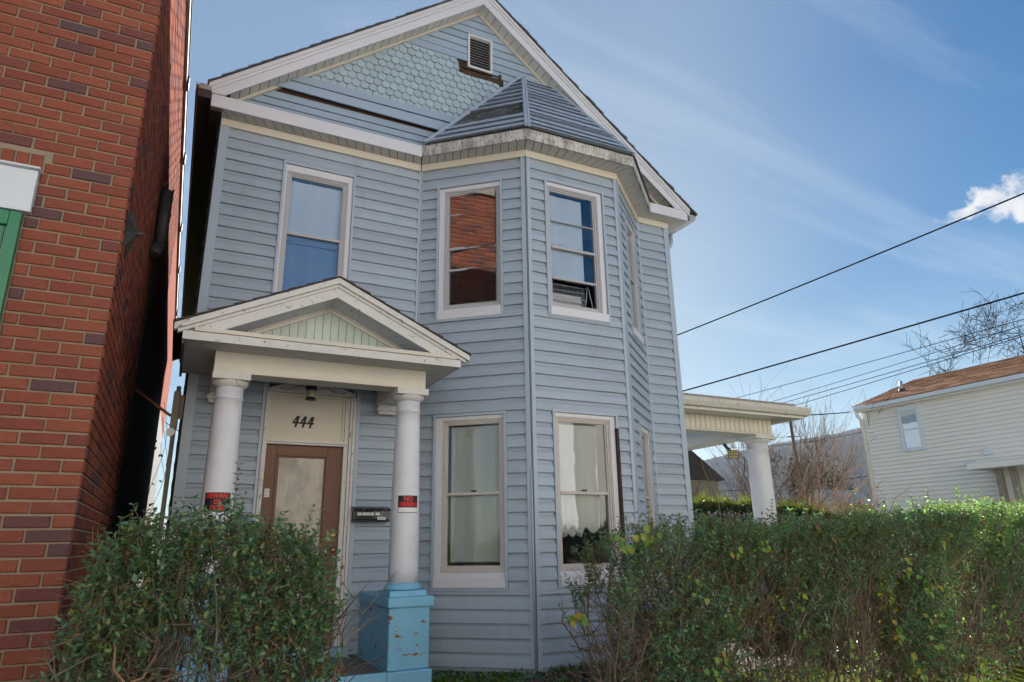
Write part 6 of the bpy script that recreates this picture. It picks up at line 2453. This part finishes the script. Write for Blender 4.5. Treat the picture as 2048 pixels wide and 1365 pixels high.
parts = [blades(2.3, 5.0, 5.0, 6.7, 5200, 0.04, 0.11, 1, lambda x, y, r: r.random(len(x)) < np.clip(0.35 + lump(x, y, 0.8) * 0.8, 0, 1)),
         blades(6.9, 17.0, 4.9, 12.0, 26000, 0.05, 0.14, 2), blades(-0.4, 2.3, 4.7, 6.0, 2500, 0.04, 0.1, 3)]
tag(np_mesh('grass', *join_arrays(parts), K['grass']), kind='stuff')
rr = np.random.default_rng(77)
n = 3800
x, y = rr.uniform(2.3, 4.6, n), rr.uniform(5.9, 7.3, n)
k = (y < 7.45 - 0.84 * (x - 2.35)) & (rr.random(n) < np.clip(0.55 + lump(x, y, 1.0, 1.0), 0, 1))
x, y = x[k], y[k]
n = len(x)
np_mesh_gc = np_mesh('ground_cover', *leaf_arrays(np.stack([x, y, ZG + rr.uniform(0.01, 0.08, n)], 1), np.stack([rr.normal(size=n), rr.normal(size=n), rr.normal(0, 0.3, n)], 1), np.tile([[0, -0.3, 1.0]], (n, 1)) + rr.normal(0, 0.3, (n, 3)), rr.uniform(0.025, 0.05, n), rr.uniform(0.018, 0.03, n)), K['privet'])
tag(np_mesh_gc, kind='stuff')
n = 420
np_lit = np_mesh('fallen_leaves', *leaf_arrays(np.stack([rr.uniform(2.3, 5.2, n), rr.uniform(5.2, 6.9, n), np.full(n, ZG + 0.03)], 1), np.stack([rr.normal(size=n), rr.normal(size=n), rr.normal(0, 0.2, n)], 1), np.tile([[0, 0, 1.0]], (n, 1)) + rr.normal(0, 0.3, (n, 3)), rr.uniform(0.04, 0.08, n), rr.uniform(0.02, 0.045, n)), K['dead_leaf'])
tag(np_lit, kind='stuff')


def boulder(c, rx, ry, rz, seed):
    rr_ = random.Random(seed)
    b = MB()
    nu, nv = 10, 6
    rows = []
    for j in range(nv + 1):
        ph = math.pi * j / nv
        row = []
        for i in range(nu):
            th = 2 * math.pi * i / nu
            k_ = 1 + rr_.uniform(-0.14, 0.14) if 0 < j < nv else 1
            row.append((c[0] + rx * k_ * math.sin(ph) * math.cos(th), c[1] + ry * k_ * math.sin(ph) * math.sin(th), c[2] + rz * k_ * math.cos(ph)))
        rows.append(row)
    for j in range(nv):
        for i in range(nu):
            i2 = (i + 1) % nu
            b.poly([rows[j][i], rows[j + 1][i], rows[j + 1][i2], rows[j][i2]], True)
    return b


for k in range(9):
    t = k / 8
    x, y = 3.20 + 1.45 * t, 6.02 + 0.48 * t
    lab = '%s edging stone from the blue pier in the row at the foot of the bay' % ['first', 'second', 'third', 'fourth', 'fifth', 'sixth', 'seventh', 'eighth', 'last'][k]
    o = boulder((x, y, ZG + 0.035), 0.085 * rng.uniform(0.8, 1.2), 0.065 * rng.uniform(0.8, 1.2), 0.07 * rng.uniform(0.8, 1.15), 60 + k).build('edging_stone', K['stone'])
    tag(o, lab, 'stone', 'edging stones at the foot of the bay')

# wild vine in the alley sky
av = thing('alley_vine', 'thin bare vine with a few dark leaves hanging at the far end of the alley', 'vine', (-0.35, 18.0, ZG))
m = MB()
for (dx, zt) in ((0.0, 3.4), (0.08, 3.0), (0.14, 2.4)):
    m.tube([(-0.42 + dx + 0.12 * math.sin(k * 0.7 + dx * 9), 18.0, ZG + (zt - ZG) * k / 14) for k in range(15)], 0.005, 5)
m.build('stem', K['twig'], av)
for k in range(8):
    place_leaf(LEAF_D, 'leaf', av, (-0.35 + rng.gauss(0, 0.10), 18.0, rng.uniform(1.2, 2.6)), (rng.gauss(0, 1), rng.gauss(0, 0.3), -1), (0, -1, 0.2), rng.uniform(0.07, 0.11))

# ------------------------------------------------------------------ haze over the valley
HAZE = 0.00012
if HAZE:
    m = MB()
    m.box(-1700, 1700, -60, 1700, -6.0, 215.0)
    hz = m.build('haze', [])
    mt = bpy.data.materials.new('haze')
    mt.use_nodes = True
    g = NT(mt.node_tree)
    g.n.clear()
    pv = g.add('ShaderNodeVolumePrincipled', i={'Color': (0.62, 0.80, 1.0, 1), 'Density': HAZE, 'Anisotropy': 0.2})
    g.add('ShaderNodeOutputMaterial', i={'Volume': pv.outputs[0]})
    hz.data.materials.append(mt)
    tag(hz, kind='stuff')

# lift everything so that the street is near z = 0
for o in list(S.objects):
    if o.parent is None:
        if o is cam:
            mw = cam.matrix_world.copy()
            mw.translation.z += H
            cam.matrix_world = mw
        else:
            o.location.z += H
